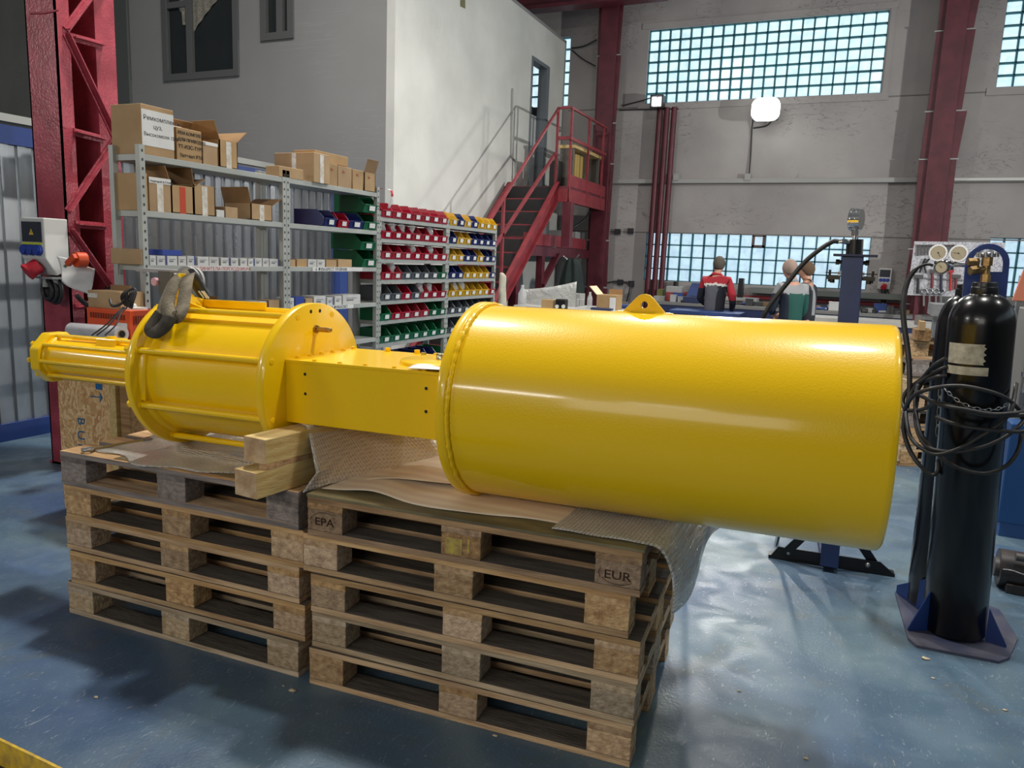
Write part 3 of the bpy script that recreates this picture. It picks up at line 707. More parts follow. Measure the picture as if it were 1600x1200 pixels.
# bubble wrap on the left stack
def f(u, v):
    x = .16+u*.84; y = .035+.04*math.sin(x*9)+.02*math.sin(x*23)+v*.76-.02*u; y = min(y, .80)
    fold = math.exp(-((v-.42+.25*(u))/.05)**2)*.018
    return L2W('L', x+.10*(1-u)*(v-.5), y, .7225+.003*wv(x, y, 2)+fold+(.03*(1-u)**4 if v > .4 else 0))
single('bubble_wrap', 'clear bubble wrap spread under the yellow drum on the left stack', 'bubble wrap', MB().grid(f, 50, 44), bubble, solid=.003)
kraft = mat('kraft_paper', sr(120, 100, 66), .8, c2=sr(100, 84, 56), scale=5)
def f(u, v):
    x = .29+u*.80; y = .01+.035*math.sin(u*PI)*(.6)+(.03+.05*math.sin(x*6+1)**2)*v*1.6
    return L2W('L', x, y, .7212+.001*v)
single('kraft_paper', 'brown kraft paper strip along the front edge of left stack', 'paper', MB().grid(f, 30, 4), kraft, solid=.0006)

# timbers
pA0 = aZ(401, 781, .723); dr = (aZ(475, 757, .723)-pA0); dr.z = 0; dr.normalize(); sd = Vector((dr.y, -dr.x, 0))
def timber_thing(name, label, p_right_front, wdt, z0, z1, L_, d=dr, s_=sd):
    mb = MB(); a = p_right_front; b = a-s_*wdt; vs = []
    for z in (z0, z1): vs += [Vector((b.x, b.y, z)), Vector((a.x, a.y, z)), Vector((a.x, a.y, z))+d*L_, Vector((b.x, b.y, z))+d*L_]
    mb.hexa(vs); mb.m = [1 if i == 2 else 0 for i in range(6)]
    return single(name, label, 'timber', mb, [timber, endgr], bevel=.002)
timber_thing('timber_beam', 'lower pale wooden beam lying on top of the left pallet stack', pA0, .108, .7225, .817, .86)
pB0 = Vector((aY(415, 727, pA0.y+.045).x, pA0.y+.045, 0))
timber_thing('timber_beam', 'upper pale wooden beam resting on the other beam under the yellow housing', pB0, .108, .8355, .926, .84, (dr+Vector((.01, 0, 0))).normalized())
single('wood_shim', 'thin dark wooden shim between the two stacked beams', 'shim', MB().hexa([v for z in (.8178, .8352) for v in [Vector((pB0.x-.03, pB0.y+.0, z)), Vector((pB0.x+.003, pB0.y, z)), Vector((pB0.x+.003, pB0.y, z))+dr*.7, Vector((pB0.x-.075, pB0.y, z))+dr*.7]]), pw['brown'][0])
# foil wrap draped over the beams and down to the gap
k0 = [aY(426, 664, 2.36), aY(447, 654, 2.33), aY(480, 668, 2.22), aY(494, 740, 2.17), aY(472, 771, 2.12)]
k1 = [Vector((-2.03, 2.52, .935)), Vector((-1.93, 2.54, .945)), Vector((-1.80, 2.55, .935)), Vector((-1.70, 2.50, .84)), Vector((-1.62, 2.40, .742))]
k2 = [Vector((-2.03, 2.82, .93)), Vector((-1.93, 2.83, .94)), Vector((-1.74, 2.86, .95)), Vector((-1.50, 2.88, .93)), Vector((-1.36, 2.80, .742))]
def f(u, v):
    rows = []
    for kk in (k0, k1, k2):
        t = u*(len(kk)-1); i = min(int(t), len(kk)-2); rows.append(kk[i].lerp(kk[i+1], t-i))
    a, b, c = rows; p_ = (a.lerp(b, v*2) if v < .5 else b.lerp(c, v*2-1))
    return p_+Vector((0, 0, .004*wv(p_.x*2, p_.y*2, 2)))
foam = bubble.copy(); foam.name = 'foil_foam'; 
for n_ in foam.node_tree.nodes:
    if n_.type == 'VALTORGB': n_.color_ramp.elements[0].color = (.72, .72, .72, 1); n_.color_ramp.elements[1].color = (1, 1, 1, 1)
    if n_.type == 'BSDF_PRINCIPLED': n_.inputs['Base Color'].default_value = sr(212, 207, 200); n_.inputs['Metallic'].default_value = .2; n_.inputs['Roughness'].default_value = .22
    if n_.type == 'BUMP': n_.inputs['Distance'].default_value = .0035
single('bubble_wrap', 'silvery bubble wrap draped from the beams down between the two stacks', 'bubble wrap', MB().grid(f, 48, 36), foam, solid=.003)

# wrench on the left stack
w0, w1 = aZ(137, 704, .728), aZ(230, 687, .728); wd_ = (w1-w0); L_ = wd_.length; wa = math.atan2(wd_.y, wd_.x)
T = Matrix.Translation(w0) @ Matrix.Rotation(wa, 4, 'Z')
mb = MB(); mb.add([T @ Vector(p) for p in [(.02, -.008, 0), (L_-.01, -.008, 0), (L_-.01, .008, 0), (.02, .008, 0), (.02, -.005, .007), (L_-.01, -.005, .007), (L_-.01, .005, .007), (.02, .005, .007)]], [(0, 3, 2, 1), (4, 5, 6, 7), (0, 1, 5, 4), (1, 2, 6, 5), (2, 3, 7, 6), (3, 0, 4, 7)])
ro, ri = .024, .014
for rr in (1,): mb.lathe([(0, ri), (.010, ri), (.010, ro), (0, ro)], 'Z', 24, T=T, closed=True)
mb.add([T @ Vector(p) for p in [(L_-.02, -.011, 0), (L_+.012, -.02, 0), (L_+.022, -.008, 0), (L_, 0, 0), (L_+.022, .008, 0), (L_+.012, .02, 0), (L_-.02, .011, 0)]+[(L_-.02, -.011, .008), (L_+.012, -.02, .008), (L_+.022, -.008, .008), (L_, 0, .008), (L_+.022, .008, .008), (L_+.012, .02, .008), (L_-.02, .011, .008)]],
       [(0, 1, 2, 3), (0, 3, 6), (3, 4, 5, 6), (7, 8, 9, 10), (7, 10, 13), (10, 11, 12, 13)]+[(i, (i+1) % 7, (i+1) % 7+7, i+7) for i in range(7)])
single('combination_wrench', 'steel combination wrench lying on the left end of the left stack', 'wrench', mb, steel)

# webbing sling around the ear
slm = mat('dirty_webbing', sr(128, 118, 98), .85, c2=sr(84, 76, 62), scale=14, bump=.4, bscale=150)
def ribbon(pts, wdt, sidev, th=.004, mi=0, mb=None):
    P_ = spline(pts, 8); mb = mb or MB(); vs = []
    for i, p_ in enumerate(P_):
        d_ = (P_[min(i+1, len(P_)-1)]-P_[max(i-1, 0)]).normalized(); tw = Vector((.35, -.8, .3)).normalized()
        s_ = d_.cross(tw); s_ = (s_ if s_.length > .1 else d_.cross(Vector((0, 0, 1)))).normalized()*wdt/2; n_ = d_.cross(s_).normalized()*th/2
        vs += [p_-s_-n_, p_+s_-n_, p_+s_+n_, p_-s_+n_]
    K = len(P_); fs = [(0, 1, 2, 3), tuple(reversed((4*K-4, 4*K-3, 4*K-2, 4*K-1)))]
    for i in range(K-1):
        for j in range(4): fs.append((4*i+j, 4*i+4+j, 4*i+4+(j+1) % 4, 4*i+(j+1) % 4))
    return mb.add(vs, fs, mi, True)
sl = thing('lifting_sling', 'worn grey webbing sling looped over the yellow lifting ear of the drum', 'sling', aY(290, 470, 2.38))
def S_(px, py, y): return aY(px, py, y)
mb = ribbon([S_(250, 505, 2.19), S_(256, 480, 2.26), S_(266, 455, 2.33), S_(278, 437, 2.38), S_(290, 430, 2.42), S_(297, 428, 2.44)], .052, None)
ribbon([S_(262, 488, 2.24), S_(263, 468, 2.28), S_(270, 448, 2.33), S_(282, 434, 2.38), S_(292, 429, 2.42)], .056, None, mb=mb)
ribbon([S_(261, 478, 2.22), S_(266, 492, 2.20), S_(277, 495, 2.20), S_(285, 480, 2.24), S_(289, 458, 2.30), S_(292, 440, 2.36), S_(295, 429, 2.41)], .054, None, mb=mb)
build('webbing', mb, slm, sl, world=True)
mb = ribbon([S_(252, 490, 2.20), S_(241, 506, 2.18), S_(236, 515, 2.165), S_(245, 518, 2.155), S_(258, 508, 2.16), S_(266, 494, 2.18)], .056, None)
build('folded_loop', mb, mat('dirty_webbing_dark', sr(70, 64, 54), .9, c2=sr(46, 42, 36), scale=14), sl, world=True)
mb = MB().tube([S_(296, 427, 2.44), S_(304, 436, 2.47), S_(312, 450, 2.50), S_(317, 458, 2.52), S_(322, 466, 2.53)], .026, 12)
mb2 = MB()
for d_ in (-.014, .004, .016):
    mb2.tube([S_(314, 455, 2.47)+Vector((d_, 0, 0)), S_(322, 466, 2.50)+Vector((d_, 0, 0))], .003, 6, smooth=0)
build('black_sleeve', mb, rubber, sl, world=True); build('white_stripe', mb2, plast_w, sl, world=True)

# ------------------------------------------------------------------ left lattice column and what hangs on it
cx1, cx0 = -4.86, -5.15
lc = thing('lattice_column', 'large red riveted steel lattice column at the left of the hall', 'column', (-5.0, 3.75, 0))
yA = aX(117, 200, cx1).y; yB = aX(158, 200, cx1).y; yC = aX(186, 200, cx1).y
def chan(y0, y1, rev=False):
    mb = MB(); t = .012; yy = (y0, y0+t) if not rev else (y1-t, y1)
    mb.box((cx0, yy[0], 0), (cx1, yy[1], 7)); mb.box((cx1-t, y0, 0), (cx1, y1, 7)); mb.box((cx0, y0, 0), (cx0+t, y1, 7)); return mb
build('near_chord', chan(3.53, yA), red_col, lc, world=True)
build('far_chord', MB().box((cx0, yB-.012, 0), (cx1, yB, 7)).box((cx1-.012, yB, 0), (cx1, yC, 7)).box((cx0, yB, 0), (cx0+.012, yC, 7)), red_col, lc, world=True)
build('base_plate', MB().box((cx0-.03, 3.53, 0), (cx1+.01, yC+.03, .016)), red_col, lc, world=True)
def brace(p0, p1, wdt=.05, name='diagonal_brace', x=None):
    a = aX(*p0, (x or cx1)+.006); b = aX(*p1, (x or cx1)+.006)
    build(name, MB().beam(a, b, .05, .008, up=(1, 0, 0)).beam(a+Vector((.02, 0, 0)), b+Vector((.02, 0, 0)), .008, .045, up=(1, 0, 0)), red_col, lc, world=True)
for p0, p1 in (((103, 46), (166, -40)), ((103, 52), (180, 214)), ((180, 218), (106, 330)), ((110, 358), (178, 455)), ((178, 462), (112, 590))): brace(p0, p1)
for p0, p1 in (((112, 58), (160, 71)), ((115, 206), (162, 218)), ((118, 350), (165, 354)), ((118, 480), (165, 470))): brace(p0, p1, name='cross_brace')
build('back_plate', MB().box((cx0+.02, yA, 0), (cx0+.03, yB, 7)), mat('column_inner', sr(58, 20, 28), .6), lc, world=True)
build('rust_band', MB().tube([aY(47, 21, 3.526), aY(70, 20, 3.526), aY(92, 16, 3.526)], .006, 6), red_col, lc, world=True)

def socket_panel(name, label, x0, x1, y0, y1, z0, z1, sc=1.):
    """distribution box; front faces -Y"""
    t = thing(name, label, 'socket box', ((x0+x1)/2, y1, z0)); W = x1-x0; H = z1-z0; D = y1-y0
    prof = [(y1, z0+.10*H), (y0+.45*D, z0), (y0+.02, z0+.22*H), (y0, z0+.30*H), (y0, z1), (y1, z1)]
    mb = MB().prism(prof, 'X', x0, x1); build('enclosure', mb, plast_w, t, world=True, bevel=.006*sc)
    wx0, wx1 = x0+.06*W, x1-.10*W
    win = build('breaker_window', MB().box((wx0, y0-.004, z0+.58*H), (wx1, y0, z1-.07*H)), mat('smoked_window', sr(52, 56, 68), .15), t, world=True)
    if sc >= 1:
        tr = MB(); c = ((wx0+wx1)/2, z0+.75*H); s_ = .022
        tr.prism([(c[0]-s_, c[1]-s_*.8), (c[0]+s_, c[1]-s_*.8), (c[0], c[1]+s_)], 'Y', y0-.006, y0-.004)
        build('warning_sticker', tr, mat('warning_yellow', sr(232, 196, 60), .5), win, world=True)
        tr = MB(); tr.prism([(c[0]-.002, c[1]+.012), (c[0]+.004, c[1]), (c[0]+.001, c[1]), (c[0]+.003, c[1]-.012), (c[0]-.004, c[1]+.001), (c[0]-.001, c[1]+.001)], 'Y', y0-.007, y0-.006)
        build('lightning_mark', tr, inkk, win, world=True)
        build('tab_strip', MB().box((wx0, y0-.005, z0+.535*H), (wx1, y0, z0+.57*H)), mat('lime_tab', sr(210, 220, 50), .5), t, world=True)
    for k in range(3):
        xx = wx0+(wx1-wx0)*(k+.5)/3; zz = z0+.44*H; r = (wx1-wx0)/5.4
        s_ = build('blue_socket', MB().cyl((xx, y0-.022*sc, zz), (xx, y0, zz), r, n=20).cyl((xx, y0-.03*sc, zz), (xx, y0-.022*sc, zz), r*.8, n=20), mat('socket_blue', sr(36, 66, 160), .4), t, world=True)
    xx = x0+.55*W; d_ = Vector((-.25, -.8, -.55)).normalized(); c = Vector((xx, y0+.02, z0+.17*H)); r = W*.22
    build('red_socket', MB().cyl(c, c+d_*.07*sc, r, n=24).cyl(c+d_*.07*sc, c+d_*.085*sc, r*1.12, n=8, sm=False), mat('socket_red', sr(190, 40, 56), .4), t, world=True)
    return t
sx0, sx1 = aY(36, 380, 3.37).x, aY(72, 380, 3.37).x
socket_panel('socket_panel', 'white distribution box with blue and red sockets on the red lattice column', sx0, sx1, 3.36, 3.528, aY(60, 430, 3.37).z, aY(50, 340, 3.37).z)
mb = MB(); cc = aY(74, 453, 3.42)
for k in range(3):
    r = .062+.012*k; mb.tube([cc+Vector((r*.75*math.sin(t)+.01*k, .02*k, -r*1.0*math.cos(t)-.0)) for t in [2*PI*i/14 for i in range(14)]], .014, 10, closed=True, smooth=4)
hb = thing('hose_coil', 'short coil of thick black cable hanging under the socket box', 'cable', cc-Vector((0, 0, .08)))
build('cable', mb, rubber, hb, world=True)
build('hook_bar', MB().box(cc+Vector((-.07, -.03, .075)), cc+Vector((.10, .10, .088))).cyl(cc+Vector((-.01, .0, .02)), cc+Vector((-.01, 0, .08)), .022, n=14).cyl(cc+Vector((.05, .03, .02)), cc+Vector((.05, .03, .08)), .022, n=14), plast_g, hb, world=True)
# paper sheet and orange plug
k_ = [(88, 400), (101, 407), (148, 419), (147, 440), (139, 461), (112, 449), (97, 440), (90, 425)]
def f(u, v):
    a = aY(88, 400, 3.34).lerp(aY(149, 419, 3.44), u); b = aY(96, 440, 3.32).lerp(aY(138, 461, 3.42), u); p_ = a.lerp(b, v)
    return p_+Vector((0, .012*math.sin(u*6+v*3), .006*math.sin(v*9+u*4)))
single('paper_sheet', 'creased white paper hung on the red column beside the socket box', 'paper', MB().grid(f, 18, 14), paper, solid=.001)
c = aY(118, 406, 3.32); op = thing('cable_plug', 'round orange plug clipped over the white paper on the column', 'plug', c-Vector((0, 0, .05)))
build('plug_body', MB().cyl(c, c+Vector((.01, .06, 0)), .048, n=24), orange, op, world=True, bevel=.006)
build('plug_handle', MB().beam(c+Vector((-.05, -.02, -.03)), c+Vector((.03, -.02, .025)), .03, .035), orange, op, world=True, bevel=.004)
build('plug_pin', MB().cyl(c+Vector((-.05, -.02, -.03)), c+Vector((-.075, -.02, -.045)), .010, n=10), zinc, op, world=True)
hs = MB().tube([aY(125, 352, 3.9), aY(148, 385, 3.9), aY(163, 425, 3.88), aY(168, 450, 3.82), aY(160, 470, 3.75), aY(140, 478, 3.6), aY(120, 462, 3.5)], .017, 10)
single('black_hose', 'thick black hose passing through the red lattice column', 'hose', hs, rubber)

# OSB crate, welding machine, film roll, carton with cable
osb = bpy.data.materials.new('osb_board'); osb.use_nodes = True
_N = osb.node_tree.nodes; _L = osb.node_tree.links; _t = _N.new('ShaderNodeTexCoord'); _m = _N.new('ShaderNodeMapping'); _m.inputs['Scale'].default_value = (1.2, 1, .30)
_n = _N.new('ShaderNodeTexNoise'); _n.inputs['Scale'].default_value = 7; _v = _N.new('ShaderNodeTexVoronoi'); _v.inputs['Scale'].default_value = 75
_L.new(_t.outputs['Object'], _m.inputs[0]); _L.new(_t.outputs['Object'], _n.inputs[0]); _x = _N.new('ShaderNodeMix'); _x.data_type = 'VECTOR'; _x.inputs[0].default_value = .22
_L.new(_m.outputs[0], _x.inputs[4]); _L.new(_n.outputs['Color'], _x.inputs[5]); _L.new(_x.outputs[1], _v.inputs[0])
_r = _N.new('ShaderNodeValToRGB'); _r.color_ramp.elements[0].color = sr(190, 140, 90); _r.color_ramp.elements[1].color = sr(240, 208, 158); _r.color_ramp.elements.new(.5).color = sr(220, 178, 124)
_s = _N.new('ShaderNodeSeparateColor'); _L.new(_v.outputs['Color'], _s.inputs[0]); _L.new(_s.outputs[0], _r.inputs[0]); _L.new(_r.outputs[0], _N['Principled BSDF'].inputs['Base Color']); _N['Principled BSDF'].inputs['Roughness'].default_value = .8
CY = 2.90
ca, cb_ = aY(90, 600, CY), aY(182, 600, CY)
ct = thing('osb_crate', 'chipboard crate with blue stencil marks behind the left pallet stack', 'crate', ((ca.x+cb_.x)/2, CY, 0))
build('board_panel', MB().box((ca.x, CY, .02), (cb_.x-.05, CY+.26, .94)), osb, ct, world=True)
build('corner_post', MB().box((cb_.x-.05, CY-.01, .0), (cb_.x+.0, CY+.04, .942)).box((cb_.x-.05, CY+.04, .9), (cb_.x, CY+.26, .94)), timber, ct, world=True)
bx = aY(131, 672, CY-.002)
for s_, px_, py_, sz in (('B', 121, 651, .085), ('U', 121, 671, .085), ('N', 122, 692, .085)):
    p_ = aY(px_, py_, CY-.002); text('stencil_letter', s_, sz, p_, ROT_FRONT @ Matrix.Rotation(-PI/2, 4, 'Z'), inkb, ct)
p0, p1 = aY(141, 619, CY-.002), aY(158, 621, CY-.002)
build('stencil_arrow', MB().beam(p0, p1, .002, .006).prism([(p1.x-.012, p1.z+.03), (p1.x+.012, p1.z), (p1.x-.012, p1.z-.03), (p1.x-.006, p1.z)], 'Y', CY-.003, CY-.001), inkb, ct, world=True)
build('stencil_bar', MB().box((aY(150, 605, CY).x, CY-.003, aY(150, 608, CY).z), (aY(160, 605, CY).x, CY-.001, aY(150, 596, CY).z)), inkb, ct, world=True)
BX0 = cb_.x+.012
single('wooden_bench', 'dark timber bench carrying the orange machine behind the yellow drum', 'bench', MB().box((BX0, CY-.02, .90), (-3.05, CY+.26, .942)).box((BX0+.01, CY, 0), (BX0+.08, CY+.07, .90)).box((-3.14, CY, 0), (-3.07, CY+.07, .90)).box((BX0+.01, CY+.18, 0), (BX0+.08, CY+.25, .90)).box((-3.14, CY+.18, 0), (-3.07, CY+.25, .90)), pw['brown'][0])
MY = CY+.06
om = thing('charger_machine', 'orange metal charger with louvres standing behind the stretch film roll', 'machine', (-3.6, MY+.1, .943))
fx0, fx1 = aY(136, 500, MY).x, aY(203, 500, MY).x; zt = aY(170, 483, MY).z
build('housing', MB().box((fx0, MY, .943), (fx1, MY+.2, zt)), orange, om, world=True, bevel=.004)
louv = MB(); dkl = mat('louvre_dark', sr(120, 44, 22), .6)
for k in range(14): louv.box((fx0+.03+k*(fx1-fx0-.06)/14, MY-.003, zt-.055), (fx0+.03+(k+.6)*(fx1-fx0-.06)/14, MY, zt-.025))
build('front_louvres', louv, dkl, om, world=True)
louv = MB()
for k in range(11): louv.box((fx1, MY+.02+k*.016, zt-.08), (fx1+.002, MY+.02+k*.016+.008, zt-.03))
build('side_louvres', louv, dkl, om, world=True)
build('side_opening', MB().box((fx1, MY+.03, .955), (fx1+.003, MY+.09, 1.02)), black, om, world=True)
build('sticker', MB().box((fx1-.10, MY-.004, zt-.115), (fx1-.02, MY, zt-.07)), paper, om, world=True)
build('oval_cap', MB().cyl((fx1-.09, MY+.1, zt), (fx1-.09, MY+.1, zt+.012), .075, n=24).sphere((fx1-.09, MY+.1, zt+.016), .018), plast_w, om, world=True)
fr = thing('stretch_film_roll', 'roll of translucent stretch film lying in front of the orange machine', 'roll', (-3.8, CY-.02, .95))
RY_ = CY+.0
ra, rb = aY(113, 516, RY_), aY(190, 522, RY_-.03); dd = (rb-ra).normalized()
build('film', MB().cyl(ra, rb, .043, n=32), film, fr, world=True, bevel=.004)
build('core', MB().cyl(rb-dd*.002, rb+dd*.004, .022, n=20), card2, fr, world=True)
build('core_hole', MB().cyl(rb+dd*.004, rb+dd*.0045, .018, n=20), dark_hole, fr, world=True)
build('roll_cradle', MB().box((ra.x, CY-.03, .943), (rb.x, CY+.03, ra.z-.04)), pw['brown'][0], fr, world=True)
bx0, bx1 = aY(138, 470, MY+.02).x, aY(188, 470, MY+.02).x; zb_ = zt+.001
cbx = thing('cardboard_box', 'small worn carton with tape on top of the orange machine', 'box', ((bx0+bx1)/2, MY+.1, zb_))
build('carton_body', MB().box((bx0, MY+.02, zb_), (bx1, MY+.17, zb_+.095)), card, cbx, world=True)
build('flap', MB().box((bx0+.02, MY+.15, zb_+.095), (bx1-.08, MY+.165, zb_+.125)), card2, cbx, world=True)
build('tape_strip', MB().box((bx0, MY+.017, zb_+.055), (bx0+.08, MY+.02, zb_+.08)), tape, cbx, world=True)
cb = thing('black_cable', 'bundle of black cable hanging from the carton in front of the orange machine', 'cable', aY(190, 470, MY-.03))
mb = MB()
for k in range(4):
    c = aY(197+k*2, 466, MY-.02-.01*k); mb.tube([c+Vector((.03*math.cos(t)+.004*k, .01*math.sin(2*t), (.038+.004*k)*math.sin(t)+.018*math.cos(t))) for t in [2*PI*i/10 for i in range(10)]], .0055, 8, closed=True, smooth=4)
mb.tube([aY(172, 468, MY-.03), aY(176, 478, MY-.05), aY(190, 474, MY-.04), aY(200, 460, MY-.03)], .008, 8)
build('coil', mb, rubber, cb, world=True)
for dx_ in (0, 6, 16): build('lead', MB().tube([aY(192+dx_*.4, 480, MY-.06), aY(180+dx_*.5, 492, CY-.05), aY(165+dx_, 508, CY-.10), aY(143+dx_*1.3, 524, CY-.16)], .004, 6), rubber, cb, world=True)

# ------------------------------------------------------------------ shelving
XS_, SD = -3.75, .25
def yX(px, z=1.5):  # y on the shelf front plane for a pixel column
    py = 400
    for _ in range(4):
        p_ = aX(px, py, XS_); q0 = Vector((XS_, p_.y, z))-CP; v = q0.dot(FW); py = 600-F*q0.dot(UP)/v
    return aX(px, py, XS_).y
def shelf_unit(label, y0, y1, levels):
    t = thing('shelving_unit', label, 'shelving unit', (XS_-SD/2, (y0+y1)/2, 0), group='grey metal shelving units'); top = max(levels)+.05
    for yy in (y0, y1-.035):
        for xx in (XS_-.035, XS_-SD):
            mb = MB().box((xx, yy, 0), (xx+.035, yy+.035, top)) if xx < XS_-.1 else MB().box((xx, yy, 0), (XS_, yy+.035, top))
            u = build('upright', mb, shelfm, t, world=True)
    hm = MB()
    for yy in (y0, y1-.035):
        k = 0
        while .05+k*.05 < top-.02: hm.box((XS_, yy+.012, .05+k*.05), (XS_+.0012, yy+.023, .065+k*.05)); k += 1
    build('slot_row', hm, mat('slot_dark', sr(70, 72, 70), .8), t, world=True)
    for z in levels:
        build('shelf_board', MB().box((XS_-SD, y0+.02, z-.035), (XS_-.002, y1-.02, z)), shelfm, t, world=True, bevel=.002)
    return t
Y0 = yX(219, 2.0); Y1 = yX(447, 2.0); Y2 = yX(593, 2.0); Y3 = yX(700, 1.8); Y4 = yX(776, 1.8)
LV = [2.09, 1.775, 1.465, 1.165, .86, .55, .2]
LB = [1.895, 1.715, 1.54, 1.36, 1.175, 1.0, .80, .55, .25]
shelf_unit('grey metal shelving unit nearest the red column, topped with the lettered cartons', Y0, Y1, LV)
shelf_unit('grey metal shelving unit between the lettered cartons and the bin racks', Y1+.003, Y2, LV)
shelf_unit('grey metal rack filled with mostly red and green bins', Y2+.003, Y3, LB)
shelf_unit('grey metal rack at the stairs filled with mostly yellow and blue bins', Y3+.003, Y4, LB)
BX = 0
def carton(label, y0, y1, z, h, dep=.27, x1=None, op=None, tp=True, mats_=None, group=None, txt=None, note=None, tpc=None, name='cardboard_box', rz=0):
    x1 = XS_-.01 if x1 is None else x1
    t = thing(name, label, 'box', (x1-dep/2, (y0+y1)/2, z), rz, group)
    L_ = y1-y0; m_ = mats_ or card
    def Bx(a, b, nm, mm, par=t): return build(nm, MB().box(a, b), mm, par)
    d2, l2 = dep/2, L_/2
    if op:
        th = .006; mb = MB().box((-d2, -l2, 0), (d2, l2, th)).box((d2-th, -l2, 0), (d2, l2, h)).box((-d2, -l2, 0), (-d2+th, l2, h)).box((-d2, -l2, 0), (d2, -l2+th, h)).box((-d2, l2-th, 0), (d2, l2, h))
        build('carton_body', mb, m_, t)
        for side, ang in op:
            fl = dep*.45
            if side == 'L': mb = MB().add([(-d2, -l2, h), (d2, -l2, h), (d2, -l2-fl*math.cos(ang), h+fl*math.sin(ang)), (-d2, -l2-fl*math.cos(ang), h+fl*math.sin(ang))], [(0, 1, 2, 3)])
            elif side == 'R': mb = MB().add([(-d2, l2, h), (d2, l2, h), (d2, l2+fl*math.cos(ang), h+fl*math.sin(ang)), (-d2, l2+fl*math.cos(ang), h+fl*math.sin(ang))], [(0, 1, 2, 3)])
            elif side == 'F': mb = MB().add([(d2, -l2, h), (d2, l2, h), (d2+fl*math.cos(ang), l2, h+fl*math.sin(ang)), (d2+fl*math.cos(ang), -l2, h+fl*math.sin(ang))], [(0, 1, 2, 3)])
            else: mb = MB().add([(-d2, -l2, h), (-d2, l2, h), (-d2-fl*math.cos(ang), l2, h+fl*math.sin(ang)), (-d2-fl*math.cos(ang), -l2, h+fl*math.sin(ang))], [(0, 1, 2, 3)])
            build('flap', mb, card2, t, solid=.004)
    else: build('carton_body', MB().box((-d2, -l2, 0), (d2, l2, h)), m_, t, bevel=.003)
    if tp: build('tape_strip', MB().box((d2, -.022 if L_ > .12 else -.012, .0), (d2+.0012, .022 if L_ > .12 else .012, h*.96)), tpc or tape, t)
    if note:
        a, b, c, d = note; pn = build('paper_note', MB().box((d2+.0013, -l2+L_*a, h*c), (d2+.0025, -l2+L_*b, h*d)), paper, t); par = pn
    else: par = t
    if txt:
        for (s_, sz, u, v, mk) in txt:
            text('handwriting', s_, sz, Vector((d2+.0028, -l2+L_*u, h*v)), ROT_RIGHT, mk, par, world=False)
    return t
z = LV[0]; W_ = lambda px, zz=None: yX(px, zz or z+.1)
rtape = mat('red_print_tape', sr(190, 70, 40), .3); wt = tape
hr = lambda py_top, px, zz: aX(px, py_top, XS_).z-zz
carton('big brown carton with a white handwritten sheet, at the left end of the top shelf', W_(223), W_(274), z, hr(176, 250, z)+.03, .24, txt=[('Ремкомплекты', .036, .06, .70, inkk), ('цуз,', .034, .35, .54, inkk), ('Высокомоля 1500', .029, .06, .38, inkk)], note=(.01, .99, .18, .9), tp=False)
carton('carton lettered TT-ИЗС-TYPE, beside the carton with the white sheet', W_(278), W_(317), z, .19, .26, txt=[('РЕМ КОМПЛЕКТ', .026, .04, .80, inkk), ('ДЛЯ ПРИВОДОВ', .026, .04, .60, inkk), ('TT-ИЗС-TYPE', .031, .05, .38, inkk), ('7шт+6шт РТИ', .028, .10, .12, inkk)], tp=False)
carton('tan carton with a white paper strip on its edge, on the top shelf', W_(319), W_(342), z, .14, .22, note=(0, 1, .84, .98), tp=False)
carton('open brown carton with lifted flap behind the lettered carton', W_(290, z+.2), W_(336, z+.2), z+.0, .23, .10, x1=XS_-.21, op=[('F', .9)], tp=False, note=(.3, .7, .5, 1.))
carton('open carton with tape and tilted flaps, rightmost of the lettered group', W_(345), W_(373), z, .17, .26, op=[('R', .7), ('L', 1.2), ('B', 1.0)])
b0 = XS_+.01
bigc = carton('large sealed carton with white tape, leftmost of the right group on top shelf', W_(487), W_(512), z, .215, .37, x1=XS_+.02)
build('side_tape', MB().box((-.02, -(W_(512)-W_(487))/2-.001, .02), (.02, -(W_(512)-W_(487))/2, .21)), tape, bigc)
carton('low flat carton in front of the large taped carton on top', W_(436), W_(474), z, .075, .12, x1=XS_-.0, tp=False)
for i, (a, b) in enumerate(((513, 529), (530, 551), (553, 569), (571, 588))):
    carton('%s of the four tall cartons with red marks on the top shelf' % ['leftmost', 'second', 'third', 'rightmost'][i], W_(a), W_(b), z, .165-.004*i, .24, op=[('F', 1.25)] if i == 3 else None, tp=False, txt=[('5x', .03, .3, .68, inkr)], group='tall cartons with red marks')
carton('carton with red printed tape lying on the tall cartons', W_(500, z+.2), W_(552, z+.2), z+.172, .075, .2, x1=XS_-.05, tp=False)
z = LV[1]
carton('brown carton at the left end of the second shelf beside the column', W_(222, z+.05)+.01, W_(233), z, .21, .26, tp=False)
carton('carton with clear tape and handwritten top strip on the second shelf', W_(235), W_(269), z, .195, .25, txt=[('Нарезной & Стопор', .018, .04, .85, inkk)], note=(.0, 1, .82, .99))
carton('open carton with orange tape and dark raised flaps on the second shelf', W_(270), W_(304), z, .165, .25, op=[('L', 1.2), ('R', .5), ('B', 1.1)], tpc=rtape)
carton('tall plain carton with bright tape on the second shelf', W_(305), W_(338), z, .185, .25, op=[('L', 1.4)], tp=True)
carton('tiny white carton beside the plain tall carton', W_(340), W_(352), z, .045, .1, tp=False, mats_=wboxm)
carton('small wrapped carton with a black clip on top', W_(354), W_(373), z, .07, .14, tp=False)
carton('open carton with raised flap near the middle upright', W_(394), W_(427), z, .11, .24, op=[('L', 1.3), ('R', .5)])
random.seed(5)
z = LV[2]
carton('brown carton at the left end of the third shelf next to the column', W_(222, z)+.005, W_(229, z), z, .09, .25, tp=False)
